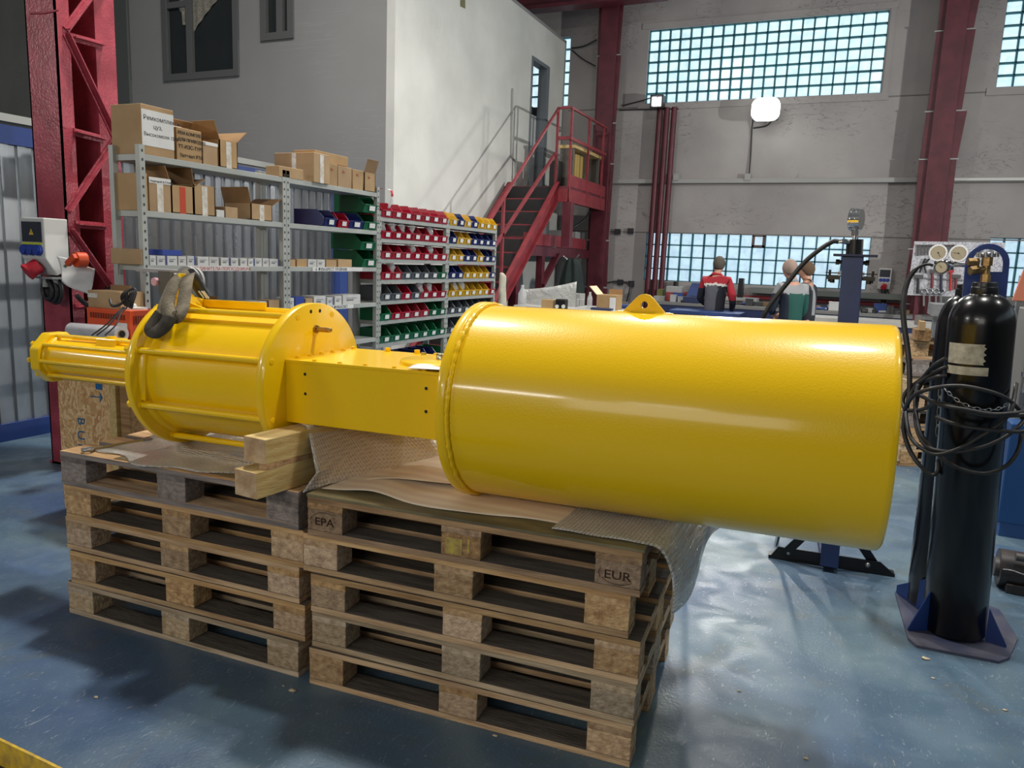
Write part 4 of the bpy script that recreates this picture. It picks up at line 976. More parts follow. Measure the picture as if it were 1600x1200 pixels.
def mini(i, n, row, a, b, h, mk, z, dep=.13, extra=''):
    t = thing('small_carton', '%s from the left of small cartons on %s' % (ORD[i], row), 'box', (XS_-.02-dep/2, (W_(a, z)+W_(b, z))/2, z), random.uniform(-.03, .03), 'small cartons on '+row)
    L_ = W_(b, z)-W_(a, z)-.003
    build('carton_body', MB().box((-dep/2, -L_/2, 0), (dep/2, L_/2, h)), mk, t)
    if mk is wboxm and L_ > .03: build('print_mark', MB().box((dep/2, -L_*.3, h*.35), (dep/2+.001, L_*.1, h*.5)).box((dep/2, -L_*.3, h*.6), (dep/2+.001, L_*.3, h*.66)), mat('print_grey', sr(110, 112, 120), .7), t)
    if L_ > .05 and mk is wboxm and i % 3 == 1: build('blue_edge', MB().box((dep/2, L_/2-.008, 0), (dep/2+.0012, L_/2, h)), bluebox, t)
    return t
row = 'the labelled shelf by the column'
L1 = [(238, 248, .055), (249, 264, .055), (265, 281, .055), (282, 295, .055), (296, 309, .058), (312, 330, .055), (331, 346, .055), (349, 363, .052), (364, 376, .052), (379, 390, .052), (391, 401, .05), (402, 413, .055), (414, 424, .055), (425, 439, .052)]
for i, (a, b, h) in enumerate(L1): mini(i, 14, row, a, b, h, wboxm, z)
carton('blue and white carton stacked on the small cartons of the labelled shelf', W_(262, z), W_(293, z), z+.057, .034, .12, tp=False, mats_=bluebox, x1=XS_-.04)
L2 = [(452, 465, .05, card), (467, 483, .055, card), (485, 498, .055, wboxm), (499, 511, .055, wboxm), (513, 529, .055, card), (531, 553, .062, card)]
row = 'the labelled shelf beside stacked green bins'
for i, (a, b, h, mk) in enumerate(L2): mini(i, 6, row, a, b, h, mk, z)
z = LV[3]
row = 'the shelf just above the yellow drum'
L3 = [(300, 318, .03, wboxm), (360, 372, .045, wboxm), (380, 392, .06, card), (394, 406, .055, wboxm), (408, 421, .055, wboxm), (424, 440, .06, card)]
for i, (a, b, h, mk) in enumerate(L3): mini(i, 6, row, a, b, h, mk, z)
carton('open brown carton with a raised lid above the yellow drum', W_(355, z), W_(378, z), z, .03, .16, x1=XS_-.06, op=[('L', 1.2)], tp=False)
row = 'the shelf above the yellow end plate'
L4 = [(454, 463, .07, wboxm), (464, 479, .075, bluebox), (481, 492, .06, card), (494, 512, .075, wboxm), (514, 524, .06, wboxm), (526, 537, .07, wboxm), (539, 566, .075, wboxm)]
for i, (a, b, h, mk) in enumerate(L4): mini(i, 7, row, a, b, h, mk, z)
# handwritten shelf strips
def strip(px0, px1, lv, s_, sz, mk, label):
    y0_, y1_ = yX(px0, lv), yX(px1, lv); t = thing('shelf_label', label, 'label', (XS_+.002, (y0_+y1_)/2, lv-.034))
    pn = build('paper_strip', MB().box((XS_+.0005, y0_, lv-.033), (XS_+.002, y1_, lv-.002)), paper, t, world=True)
    text('handwriting', s_, sz, Vector((XS_+.0024, y0_+.03, lv-.029)), ROT_RIGHT, mk, t)
strip(286, 388, LV[2], '> СОЕДИНИТЕЛИ-ПЕРЕХОДНИКИ <', .031, inkr, 'long white paper strip with red handwriting on the shelf edge')
strip(488, 566, LV[2], '↓ ФУМ-КРЕСТ-ТРОЙНИК', .033, inkk, 'white paper strip with black handwriting below the small tan cartons')
strip(505, 552, LV[3], 'УГОЛ-ФУМ-КЛАП', .033, inkk, 'white handwritten strip just above the yellow end plate')

# plastic bins
def bin_mesh(L_, W, H):
    mb = MB(); t = .004
    pr = [(0, 0), (L_*.94, 0), (L_, H*.48), (L_*.96, H*.5), (L_*.74, H*.98), (0, H)]
    for y0_, y1_ in ((0, t), (W-t, W)): mb.prism([(-x+0, zz) for x, zz in [(-L_+p0, p1) for p0, p1 in pr]], 'Y', y0_, y1_)
    mb = MB()
    for y0_, y1_ in ((-W/2, -W/2+t), (W/2-t, W/2)): mb.prism([(p0-L_, p1) for p0, p1 in pr], 'Y', y0_, y1_)
    mb.box((-L_, -W/2, 0), (-L_*.06, W/2, t)).box((-L_, -W/2, 0), (-L_+t, W/2, H))
    mb.hexa([(-L_*.06-t, -W/2, 0), (-L_*.06, -W/2, 0), (-L_*.06, W/2, 0), (-L_*.06-t, W/2, 0), (-t, -W/2, H*.48), (0, -W/2, H*.48), (0, W/2, H*.48), (-t, W/2, H*.48)])
    mb.hexa([(-.004, -W/2, H*.43), (.006, -W/2, H*.43), (.006, W/2, H*.43), (-.004, W/2, H*.43), (-.004, -W/2, H*.49), (.006, -W/2, H*.49), (.006, W/2, H*.49), (-.004, W/2, H*.49)])
    return mb
BP = {}
def make_bin(c, label, loc, L_, W, H, group, card_h=True):
    key = (c, round(L_, 2), round(W, 3), round(H, 2), card_h)
    if key in BP: r = copy_tree(BP[key])
    else:
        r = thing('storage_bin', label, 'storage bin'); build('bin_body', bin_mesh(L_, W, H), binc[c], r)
        build('inner_fill', MB().box((-L_+.01, -W/2+.006, .005), (-L_*.1, W/2-.006, H*.25)), mat('bin_contents', sr(96, 92, 88), .6, c2=sr(50, 48, 46), scale=30), r).name = 'small_parts'  # mottled grey block filling the lower part of the bin
        if card_h:
            s_ = .75 if c == 'R' or c == 'B' or c == 'G' or c == 'K' or c == 'Y' else .5
            build('label_card', MB().hexa([(.001, -W*.20, H*.12), (.004, -W*.20, H*.12), (.004, W*.18, H*.12), (.001, W*.18, H*.12), (.006, -W*.20, H*.40), (.009, -W*.20, H*.40), (.009, W*.18, H*.40), (.006, W*.18, H*.40)]), paper, r)
        BP[key] = r
    r.location = loc; r['label'] = label; r['category'] = 'storage bin'; r['group'] = group; return r
CN = {'R': 'red', 'Y': 'yellow', 'B': 'blue', 'G': 'green', 'K': 'grey'}
ROWN = ['top', 'second', 'third', 'fourth', 'fifth', 'sixth', 'seventh', 'eighth']
def bin_rows(y0, y1, rows, rack, H=.13):
    for ri, (lv, s_) in enumerate(rows):
        W = (y1-y0-.05)/7; cnt = {}
        tot = {c: s_.count(c) for c in s_}
        for i, c in enumerate(s_):
            if c == '_': continue
            cnt[c] = cnt.get(c, 0)+1
            lab = '%s %s storage bin from the left, %s shelf of the %s rack' % (ORD[cnt[c]-1], CN[c], ROWN[ri], rack) if tot[c] > 1 else 'only %s storage bin on the %s shelf of the %s rack' % (CN[c], ROWN[ri], rack)
            make_bin(c, lab, (XS_+.015, y0+.025+W*(i+.5), lv+.001), .24, round(W-.004, 3), H, 'storage bins on the %s rack' % rack)
bin_rows(Y2, Y3, [(LB[0], 'RRRRRRR'), (LB[1], 'RRRRRRR'), (LB[2], 'RRRRRRR'), (LB[3], 'RRKKKKG'), (LB[4], 'KKRKRRR'), (LB[5], 'GRRRRGG'), (LB[6], 'GGGGGGG'), (LB[7], '_KKBBBG')], 'left-hand bin')
bin_rows(Y3, Y4, [(LB[0], 'YBYBYYY'), (LB[1], 'BYYBBBB'), (LB[2], 'YYBBYBB'), (LB[3], 'BBYYYYB'), (LB[4], 'YYYYYYR'), (LB[5], 'KKKKKKK'), (LB[6], 'KKK____')], 'right-hand bin')
big = 'large bins on the cartons shelving'
def bb(c, lab, pxa, pxb, z, H, L_=.31): 
    a, b = yX(pxa, z), yX(pxb, z); make_bin(c, lab, (XS_+.0, (a+b)/2, z+.001), L_, round(b-a, 2), H, big)
z = LV[1]
bb('B', 'large blue bin, left one on the second shelf of the cartons shelving', 508, 527, z, .13, .30); 
bb('B', 'large blue bin beside the stacked green bins on second shelf', 547, 568, z, .13, .28)
bb('R', 'small red bin between the two large blue bins', 529, 546, z, .12, .2)
bb('G', 'large green bin, lower of the pair on the second shelf', 570, 592, z, .14)
bb('G', 'large green bin, upper of the pair on the second shelf', 570, 592, z+.142, .14)
z = LV[2]
bb('G', 'large green bin, lower of the pair beside the small tan cartons', 568, 590, z, .14)
bb('G', 'large green bin, upper of the pair beside the small tan cartons', 565, 587, z+.142, .14)
# clear bags with parts sticking out of bins
random.seed(21)
def bag(label, y, z, r=.045, col=None):
    mb = MB(); mb.sphere((0, 0, 0), r, 14)
    vs = [v*(1+random.uniform(-.25, .35))+Vector((0, 0, max(0, v.z)*random.uniform(0, 1.0))) for v in mb.v]; mb.v = [v+Vector((XS_-.07, y, z)) for v in vs]
    single('plastic_bag', label, 'bag', mb, col or clearbag, group='crumpled clear bags in the bins')
W = (Y3-Y2-.05)/7
for i, nm in ((0, 'first'), (1, 'second'), (2, 'third'), (3, 'fourth'), (5, 'sixth')): bag('crumpled clear plastic bag in the %s bin of the second red row' % nm, Y2+.025+W*(i+.5), LB[1]+.095)
for i, nm in ((3, 'fourth'), (5, 'sixth')): bag('crumpled clear plastic bag in the %s bin of the third red row' % nm, Y2+.025+W*(i+.5), LB[2]+.09)
for i, nm in ((4, 'fifth'), (5, 'sixth')): bag('clear plastic bag in the %s bin of the row with grey and red bins' % nm, Y2+.025+W*(i+.5), LB[4]+.085)
bag('clear plastic bag in the second red bin beside the grey bins', Y2+.025+W*1.5, LB[3]+.09)
W = (Y4-Y3-.05)/7
for i, nm in ((1, 'second'), (2, 'third')): bag('clear plastic bag in the %s yellow bin of the all yellow row' % nm, Y3+.025+W*(i+.5), LB[4]+.09)
# barrier tape hanging at the first red bin
def f(u, v):
    t_ = u*PI*.75; return (XS_-.10+.16*math.sin(t_), Y2+.05+.035*v+.05*u, LB[0]+.26-.02*math.cos(t_*2)-.18*u*u)
mb = MB().grid(f, 24, 2); 
for k in range(len(mb.f)): mb.m[k] = (k//2//6) % 2
single('barrier_tape', 'red and white barrier tape hanging over the first red bin', 'tape', mb, [mat('tape_red', sr(190, 30, 44), .3), paper], solid=.001)
# things at the first upright: reel with round dial
fr = thing('cable_reel', 'grey flanged reel with a pink round dial beside the shelf upright', 'reel', aY(262, 470, 3.05))
c = aY(268, 440, 3.05)
build('reel_flange', MB().cyl(c+Vector((.0, .10, 0)), c+Vector((0, .125, 0)), .085, n=28).cyl(c+Vector((0, .145, 0)), c+Vector((0, .16, 0)), .08, n=28).cyl(c+Vector((0, .0, 0)), c+Vector((0, .15, 0)), .05, n=20), plast_g, fr, world=True)
build('bracket_box', MB().box(c+Vector((-.075, -.02, -.07)), c+Vector((.015, .09, .055))), mat('dull_metal', sr(104, 98, 88), .5, .5), fr, world=True)
build('wall_hook', MB().box(c+Vector((-.08, .09, .04)), (XS_-.01, Y0+.02, c.z+.06)), plast_g, fr, world=True)
build('round_dial', MB().cyl(c+Vector((-.10, -.03, -.005)), c+Vector((-.10, -.01, -.005)), .022, n=20), mat('dial_pink', sr(220, 170, 180), .4), fr, world=True)
build('valve_body', MB().cyl(c+Vector((-.03, .03, -.17)), c+Vector((-.03, .03, -.07)), .018, n=12).sphere(c+Vector((-.03, .02, -.12)), .028).box(c+Vector((-.03, .0, -.20)), c+Vector((.0, .06, -.165))), zinc, fr, world=True)

# ------------------------------------------------------------------ staircase and landing
yc = aX(893, 168, -4.2).y
XR = aY(873, 168, yc).x-.0; XL = XS2 = -5.22
stc = thing('staircase', 'red steel staircase with landing leading to the upper door in the white wall', 'staircase', (-4.8, 9.5, 0))
def s3(px, py): return aX(px, py, XR)
lo_, hi_ = s3(776, 470), s3(866, 300); slope = (hi_.z-lo_.z)/(hi_.y-lo_.y); zL = 2.74
yb0 = lo_.y-lo_.z/slope
def zs(y): return lo_.z+slope*(y-lo_.y)
for X_, nm in ((XR, 'right'), (XL, 'left')):
    mb = MB(); a, b = (yb0+.15, yc)
    mb.prism([(a, zs(a)-.17), (b, zs(b)-.17), (b, zs(b)+.14), (a, zs(a)+.14)], 'X', X_-.01, X_+.002)
    mb.prism([(a, zs(a)-.17), (b, zs(b)-.17), (b, zs(b)-.15), (a, zs(a)-.15)], 'X', X_-.01, X_+.07).prism([(a, zs(a)+.12), (b, zs(b)+.12), (b, zs(b)+.14), (a, zs(a)+.14)], 'X', X_-.01, X_+.07)
    build('stringer', mb, red_st, stc, world=True)
nst = 12
for i in range(nst):
    z = zL*(i+1)/(nst+1); y = lo_.y+(z-lo_.z)/slope
    build('tread', MB().box((XL, y-.12, z-.035), (XR, y+.14, z)), [red_st], stc, world=True)
    build('riser', MB().box((XL+.02, y+.10, z-.0), (XR-.02, y+.11, z+.19)), mat('riser_dark', sr(34, 34, 36), .7), stc, world=True)
build('landing_plate', MB().box((XW+.01, yc, zL-.05), (-4.2, YB-.6, zL)), maroon, stc, world=True)
build('landing_beam', MB().box((-4.26, yc, zL-.24), (-4.19, YB-.62, zL-.04)).box((XW+.01, yc-.01, zL-.24), (-4.19, yc+.05, zL-.04)), red_st, stc, world=True)
build('kick_plate', MB().box((-4.205, yc, zL), (-4.195, YB-.62, zL+.18)), red_st, stc, world=True)
def post(p0, p1, r=.017, nm='rail_post'): build(nm, MB().beam(p0, p1, r*2, r*2), red_st, stc, world=True)
zr = aX(893, 168, -4.2).z
for px, X_ in ((893, -4.2), (921, -4.2), (944, -4.2)):
    y = aX(px, 200, -4.2).y; post((X_, y, zL-.2), (X_, y, zr))
post((XR, yc, zL-.2), (XR, yc, zr))
ye = aX(948, 200, -4.2).y
build('hand_rail', MB().beam((-4.2, yc, zr), (-4.2, ye, zr), .032, .032).beam((XR, yc, zr), (-4.2, yc, zr), .032, .032), red_st, stc, world=True)
build('knee_rail', MB().beam((-4.2, yc, zL+.72), (-4.2, ye, zL+.72), .04, .05).beam((-4.2, yc, zL+.72), (XR, yc, zL+.72), .04, .05), red_st, stc, world=True)
build('far_rail', MB().beam((XR, ye-.0, zr-.04), (-4.2, ye, zr-.04), .04, .04).beam((XR, ye-.0, zL), (XR, ye, zr-.04), .04, .04), maroon, stc, world=True)
h1 = s3(783, 316); h1b = s3(772, 334)
dsl = (Vector((XR, yc, zr))-h1).normalized(); start = h1-dsl*1.0
build('stair_hand_rail', MB().beam(start, (XR, yc, zr), .032, .032), red_st, stc, world=True)
m0 = s3(865, 244); m1 = s3(822, 310); dm = (m1-m0).normalized()
build('stair_knee_rail', MB().beam(m0+dm*-.1, m0+dm*((m0-start).length), .04, .04), red_st, stc, world=True)
pp = s3(787, 309); post((XR, pp.y, zs(pp.y)-.1), (XR, pp.y, pp.z), .02)
# support frame under the landing and lower shelf deck
def V3(X_, px, py): return aX(px, py, X_)
XD = -4.47
y1_ = V3(XD, 825, 385).y
zd = V3(XD, 850, 374).z; ydr = V3(XD, 915, 385).y
build('support_post', MB().box((-4.27, yc-.0, zd-.1), (-4.13, yc+.14, zL-.24)), maroon, stc, world=True)
build('deck_beam', MB().box((XD-.08, y1_, zd-.10), (XD, ydr, zd+.08)), red_st, stc, world=True)
build('lower_beam', MB().box((XD-.10, y1_-.1, zd-.26), (XD, ydr+.3, zd-.11)), maroon, stc, world=True)
build('deck_plate', MB().box((XW+.02, y1_, zd-.02), (XD-.08, ydr, zd+.02)), maroon, stc, world=True)
yy = V3(XD, 809, 440).y
build('front_post', MB().box((XD-.12, yy-.06, 0), (XD, yy+.08, zd-.26)), maroon, stc, world=True)
pa_, pb_ = V3(XD, 871, 398), V3(XD, 846, 446)
build('knee_brace', MB().beam(pa_, pb_, .06, .1, up=(1, 0, 0)), maroon, stc, world=True)
build('mid_post', MB().box((XD-.1, pb_.y-.02, 0), (XD, pb_.y+.10, zd-.26)), maroon, stc, world=True)
# things on the landing and the lower deck
def bxs(name, label, cat, a, b, m_, group=None, **k): return single(name, label, cat, MB().box(a, b), m_, group, **k)
def pbox(name, label, cat, px0, px1, py0, py1, y, dep, m_, group=None, **k):
    """box whose front face, at depth y, spans a pixel rectangle"""
    a, b = aY(px0, py1, y), aY(px1, py0, y); return bxs(name, label, cat, (a.x, y, a.z), (b.x, y+dep, b.z), m_, group, **k)
wl_ = thing('plank_bench', 'bench with a pale plank top on the stair landing', 'bench', (-4.4, 12, zL))
pa_, pb_ = aX(896, 226, -4.3), aX(938, 245, -4.3)
build('plank', MB().box((-4.55, pa_.y, pa_.z-.05), (-4.26, pb_.y, pa_.z)), timber, wl_, world=True)
for y in (pa_.y+.05, (pa_.y+pb_.y)/2, pb_.y-.05): build('leg', MB().box((-4.5, y-.03, zL), (-4.3, y+.03, pa_.z-.05)), mat('leg_grey', sr(96, 90, 82), .7), wl_, world=True)
yy = aX(905, 250, -4.38).y
bxs('chipboard_panel', 'yellowish board leaning under the plank bench on the landing', 'board', (-4.42, yy-.25, zL), (-4.36, yy+.25, pa_.z-.10), mat('chipboard_yellow', sr(178, 150, 84), .8))
bxs('dark_bucket', 'black container under the plank bench on the landing', 'container', (-4.6, pa_.y-.25, zL), (-4.45, pa_.y-.02, zL+.42), black, bevel=.02)
yd = DOOR[0]
bxs('white_cabinet', 'white cabinet standing just inside the upper doorway', 'cabinet', (-5.95, yd+.05, 2.85), (-5.45, DOOR[1]-.05, aX(838, 182, -5.45).z), mat('fridge_white', sr(196, 200, 202), .4), bevel=.01)
bxs('black_case', 'black case on top of the white cabinet in the upper doorway', 'case', (-5.9, yd+.1, aX(838, 182, -5.45).z+.001), (-5.48, DOOR[1]-.1, aX(838, 168, -5.45).z), black, bevel=.01)
structure('trim_7', MB().box((-7.5, YG+.15, 2.72), (XW-.13, YB, 2.84)), greyw)
def dbox(name, label, cat, X_, px0, px1, py0, py1, m_, dep=.3, **k):
    a, b = aX(px0, py1, X_), aX(px1, py0, X_); return bxs(name, label, cat, (X_-dep, a.y, zd+.022), (X_, b.y, b.z), m_, **k)
dbox('grey_instrument', 'dark grey instrument box on the deck under the landing', 'instrument', XD-.1, 844, 859, 345, 372, mat('instrument_grey', sr(96, 100, 100), .5), bevel=.01)
dbox('white_device', 'white bench device right of the support post under the landing', 'device', XD-.1, 881, 896, 362, 380, plast_g, bevel=.01)
dbox('pale_device', 'tall pale device beside the white one under the landing', 'device', XD-.1, 899, 907, 363, 381, plast_g, bevel=.01)
dbox('dark_device', 'narrow dark device at the right end of the deck', 'device', XD-.1, 909, 914, 364, 380, mat('instrument_grey', sr(96, 100, 100), .5))
single('black_hose', 'thin black hose curving under the stair landing', 'hose', MB().tube([aY(890, 358, 12.5), aY(905, 350, 12.6), aY(916, 340, 12.8), aY(922, 330, 13)], .02, 8), rubber)
# conduit on the white wall
cd = MB(); 
for (a, b) in (((801, 138), (800, 175)), ((800, 175), (799, 245)), ((799, 245), (806, 252)), ((806, 252), (806, 290))): cd.beam(aX(*a, XW+.02), aX(*b, XW+.02), .02, .02)
single('wall_conduit', 'thin vertical conduit on the white wall beside the upper door', 'conduit', cd, plast_g)
mb = MB().prism([(p_.y, p_.z) for p_ in (aX(719, 0, XW), aX(726, 0, XW), aX(726, 13, XW), aX(719, 10, XW))], 'X', XW, XW+.01)
single('wall_vent', 'small square vent high on the white wall', 'vent', mb, mat('vent_dark', sr(110, 110, 80), .6))

# ------------------------------------------------------------------ columns, pipes, tray and lamp on the back wall
random.seed(9)
def wall_column(name, label, xa, xb, plate, y=13.45, wavy=True):
    t = thing(name, label, 'column', ((xa+xb)/2, y+.2, 0))
    build('flange', MB().box((xa, y, 0), (xb, y+.03, 8)), maroon, t, world=True, bevel=.004)
    build('web', MB().box(((xa+xb)/2-.01, y+.03, 0), ((xa+xb)/2+.01, YB-.03, 8)), maroon, t, world=True)
    z = 0; k = 0
    while z < 7.6:
        h = (1.15, .85, 1.35, .7)[k % 4]; 
        for s_, x in ((-1, xa), (1, xb)):
            w0 = plate*random.uniform(.6, 1.0); w1 = plate*random.uniform(.7, 1.3)
            pl = [(x, z), (x+s_*w0, z), (x+s_*w1, z+h-.03), (x, z+h-.03)]
            build('side_plate', MB().prism(pl, 'Y', y+.06, y+.09), maroon, t, world=True)
            build('gap_strap', MB().box((x, y+.05, z+h-.03), (x+s_*plate, y+.08, z+h-.012)), plast_g, t, world=True)
        z += h; k += 1
    build('crane_bracket', MB().box((xa-.1, y-.05, 6.6), (xb+.1, y+.05, 6.8)), maroon, t, world=True)
    return t
a, b = aY(938, 0, 13.45).x, aY(964, 0, 13.45).x; a2 = aY(925, 440, 13.45).x
wall_column('wall_column', 'dark red steel column beside the stair landing', (a+a2)/2-.03, (a+a2)/2+.27, .06)
a, b = aY(1446, 300, 13.45).x, aY(1478, 300, 13.45).x
wall_column('wall_column', 'dark red steel column between the two right-hand windows', a-.02, b+.0, .12)
zb = aY(900, 13, 13.3).z
single('crane_rail', 'dark red crane rail beam running along the top of the back wall', 'beam', MB().box((-9, 13.1, zb), (-3.3, 13.4, zb+.06)).box((-9, 13.23, zb+.06), (-3.3, 13.27, zb+.4)).box((-9, 13.1, zb+.4), (-3.3, 13.4, zb+.46)), maroon)
pp_ = thing('vertical_pipes', 'group of dark red vertical pipes left of the long windows', 'pipes', (-3.35, 13.8, 0))
for k in range(3):
    x = aY(1014+12*k*.9, 400, 13.8).x; zt_ = aY(1035, 168, 13.8).z
    build('pipe', MB().cyl((x, 13.82, 0), (x+.02, 13.82, zt_), .05, n=16), maroon, pp_, world=True)
fl = thing('flood_light', 'small twin flood light on top of the dark red pipes', 'lamp', (-3.3, 13.7, 4.2))
for px in (1022, 1031):
    a, b = aY(px-4, 165, 13.62), aY(px+3.5, 151, 13.62)
    build('lamp_head', MB().box((a.x, 13.62, a.z), (b.x, 13.74, b.z)), mat('lamp_face', sr(235, 235, 235), .4, em=(1, .98, .95, 1), ems=1.0), fl, world=True)
a, b = aY(1015, 168, 13.6), aY(1036, 149, 13.6)
build('lamp_frame', MB().box((a.x, 13.6, a.z), (a.x+.02, 13.8, b.z)).box((b.x-.02, 13.6, a.z), (b.x, 13.8, b.z)).box((a.x, 13.6, a.z-.01), (b.x, 13.8, a.z+.01)).box((a.x, 13.6, b.z), (b.x, 13.8, b.z+.02)), black, fl, world=True)
tx0, tx1 = aY(955, 288, 13.95).x, aY(1438, 278, 13.95).x; tz = aY(1200, 283, 13.95).z
tr = thing('cable_tray', 'grey metal cable tray running along the back wall above the lower windows', 'cable tray', ((tx0+tx1)/2, 13.95, tz))
build('tray', MB().box((tx0, 13.9, tz-.035), (tx1, 13.99, tz+.045)), plast_g, tr, world=True, bevel=.01)
build('tray_right', MB().box((aY(1486, 275, 13.95).x, 13.93, tz-.01), (4.8, 13.99, tz+.03)), plast_w, tr, world=True)
for px in (1056, 1168): c = aY(px, 277, 13.88); build('junction_box', MB().box(c+Vector((-.05, 0, -.05)), c+Vector((.05, .1, .06))), plast_g, tr, world=True)
single('wall_cable', 'thin cable rising from the tray to the bright flood lamp', 'cable', MB().tube([aY(1170, 276, 13.95), aY(1173, 240, 13.97), aY(1175, 200, 13.97), aY(1177, 185, 13.9)], .012, 6).tube([aY(1177, 200, 13.97), aY(1196, 197, 13.97), aY(1205, 190, 13.9)], .012, 6), rubber)
single('wall_cable', 'loose cables strung from the left column to the twin lamp', 'cable', MB().tube([aY(972, 165, 13.97), aY(1000, 158, 13.97), aY(1020, 152, 13.8)], .01, 6).tube([aY(968, 172, 13.97), aY(1005, 171, 13.97), aY(1060, 170, 13.97)], .012, 6).tube([aY(893, 75, 13.97), aY(912, 72, 13.95), aY(932, 62, 13.9)], .012, 6).tube([aY(893, 78, 13.97), aY(910, 92, 13.95), aY(930, 103, 13.9)], .012, 6), rubber)
lc_ = aY(1197, 172, 13.6)
lm = thing('flood_lamp', 'brightly lit round flood lamp on the back wall under the upper window', 'lamp', lc_)
build('lamp_glow_disc', MB().prism([(lc_.x+sx*.22+cx_*.12*1, lc_.z+sy*.16+cy_*.12) for (sx, sy, cx_, cy_) in [(q1, q2, c_x, c_y) for q1, q2, a0 in ((.45, .35, 0), (-.45, .35, PI/2), (-.45, -.35, PI), (.45, -.35, 1.5*PI)) for c_x, c_y in [(math.cos(a0+k*PI/12), math.sin(a0+k*PI/12)) for k in range(7)]]], 'Y', 13.5, 13.58), mat('lamp_on', (1, 1, 1, 1), .5, em=(1, .99, .90, 1), ems=14), lm, world=True).name = 'lamp_lens'
build('lamp_body', MB().box((lc_.x-.19, 13.58, lc_.z-.15), (lc_.x+.19, 13.72, lc_.z+.15)), black, lm, world=True)
build('lamp_bracket', MB().beam((lc_.x, 13.78, lc_.z), (lc_.x, 13.99, lc_.z), .05, .05), black, lm, world=True)
area('flood_lamp_light', (lc_.x, 13.44, lc_.z), (-.4, 3.5, .2), .35, LAMP_W, (1, .98, .92), spread=2.6)
wr_ = thing('wall_wiring', 'dark wiring with small junction boxes left of the pipes', 'wiring', aY(980, 445, 13.95))
build('wire', MB().tube([aY(945, 443, 13.95), aY(960, 440, 13.95), aY(972, 440, 13.95), aY(985, 442, 13.95)], .012, 6), rubber, wr_, world=True)
build('wire', MB().tube([aY(986, 443, 13.93), aY(982, 460, 13.9), aY(977, 478, 13.9)], .015, 6), rubber, wr_, world=True)
for px, py in ((969, 441), (986, 443), (965, 362), (985, 361)): c = aY(px, py, 13.95); build('junction_box', MB().box(c+Vector((-.05, -.02, -.05)), c+Vector((.05, .05, .05))), rubber, wr_, world=True)

# ------------------------------------------------------------------ workbenches along the back wall and their clutter
def bench(label, x0, x1, y0, y1, z, topm, bodym, th=.05):
    t = thing('workbench', label, 'workbench', ((x0+x1)/2, (y0+y1)/2, 0))
    build('bench_top', MB().box((x0, y0, z-th), (x1, y1, z)), topm, t, world=True, bevel=.004)
    build('apron', MB().box((x0+.02, y0+.02, z-th-.16), (x1-.02, y0+.05, z-th)), bodym, t, world=True)
    for x in (x0+.05, x1-.13):
        for y in (y0+.05, y1-.13): build('leg', MB().box((x, y, 0), (x+.08, y+.08, z-th)), bodym, t, world=True)
    return t
ztb = aY(1150, 476, 12.7).z
B1 = bench('long workbench under the lower window, covered with small parts', -3.0, 4.2, 12.7, 13.4, .98, mat('bench_grey', sr(120, 120, 118), .6), navy)
zb2 = aY(1400, 502, 11.6).z
B2 = bench('blue workbench with pale top right of the blue test stand', aY(1228, 490, 11.3).x, 1.05, 11.3, 11.95, aY(1300, 497, 11.3).z, mat('bench_pale', sr(168, 166, 160), .5), navy, .07)
B3 = bench('blue workbench behind the yellow lifting lug', aY(1046, 480, 10.6).x, aY(1158, 480, 10.6).x-.0, 10.6, 11.1, aY(1100, 487, 10.6).z, blue, navy)
B4 = bench('workbench at the left below the landing, holding cartons', -4.1, -2.5, 9.3, 10.25, .98, mat('bench_white', sr(186, 186, 184), .5), navy)
rr = thing('wall_rail', 'long red and grey service pipe running above the back workbench', 'pipe', (0, 13.9, 1.1))
build('red_pipe', MB().cyl((-2.9, 13.88, aY(1200, 466, 13.88).z), (4.5, 13.88, aY(1200, 466, 13.88).z), .035, n=12), mat('pipe_red', sr(130, 44, 50), .5), rr, world=True)
build('grey_shelf', MB().box((-1.6, 13.7, aY(1300, 459, 13.7).z-.05), (4.5, 13.98, aY(1300, 459, 13.7).z+.04)), mat('shelf_green_grey', sr(110, 116, 112), .6), rr, world=True)
build('bracket', MB().box((-2.95, 13.8, .98), (-2.9, 13.98, 1.3)).box((4.45, 13.8, .98), (4.5, 13.98, 1.3)), black, rr, world=True)
random.seed(31)
G_ = 'small tools and parts on the back workbench'
zt1 = .982
kinds_ = [('parts_box', 'box'), ('hand_tool', 'tool'), ('tool_tray', 'tray'), ('metal_fitting', 'fitting')]
colsn = [('blue', sr(46, 74, 140)), ('silver', sr(170, 172, 176)), ('dark grey', sr(60, 62, 64)), ('white', sr(196, 198, 196)), ('brown', sr(120, 96, 70)), ('red', sr(150, 50, 54))]
used = {}
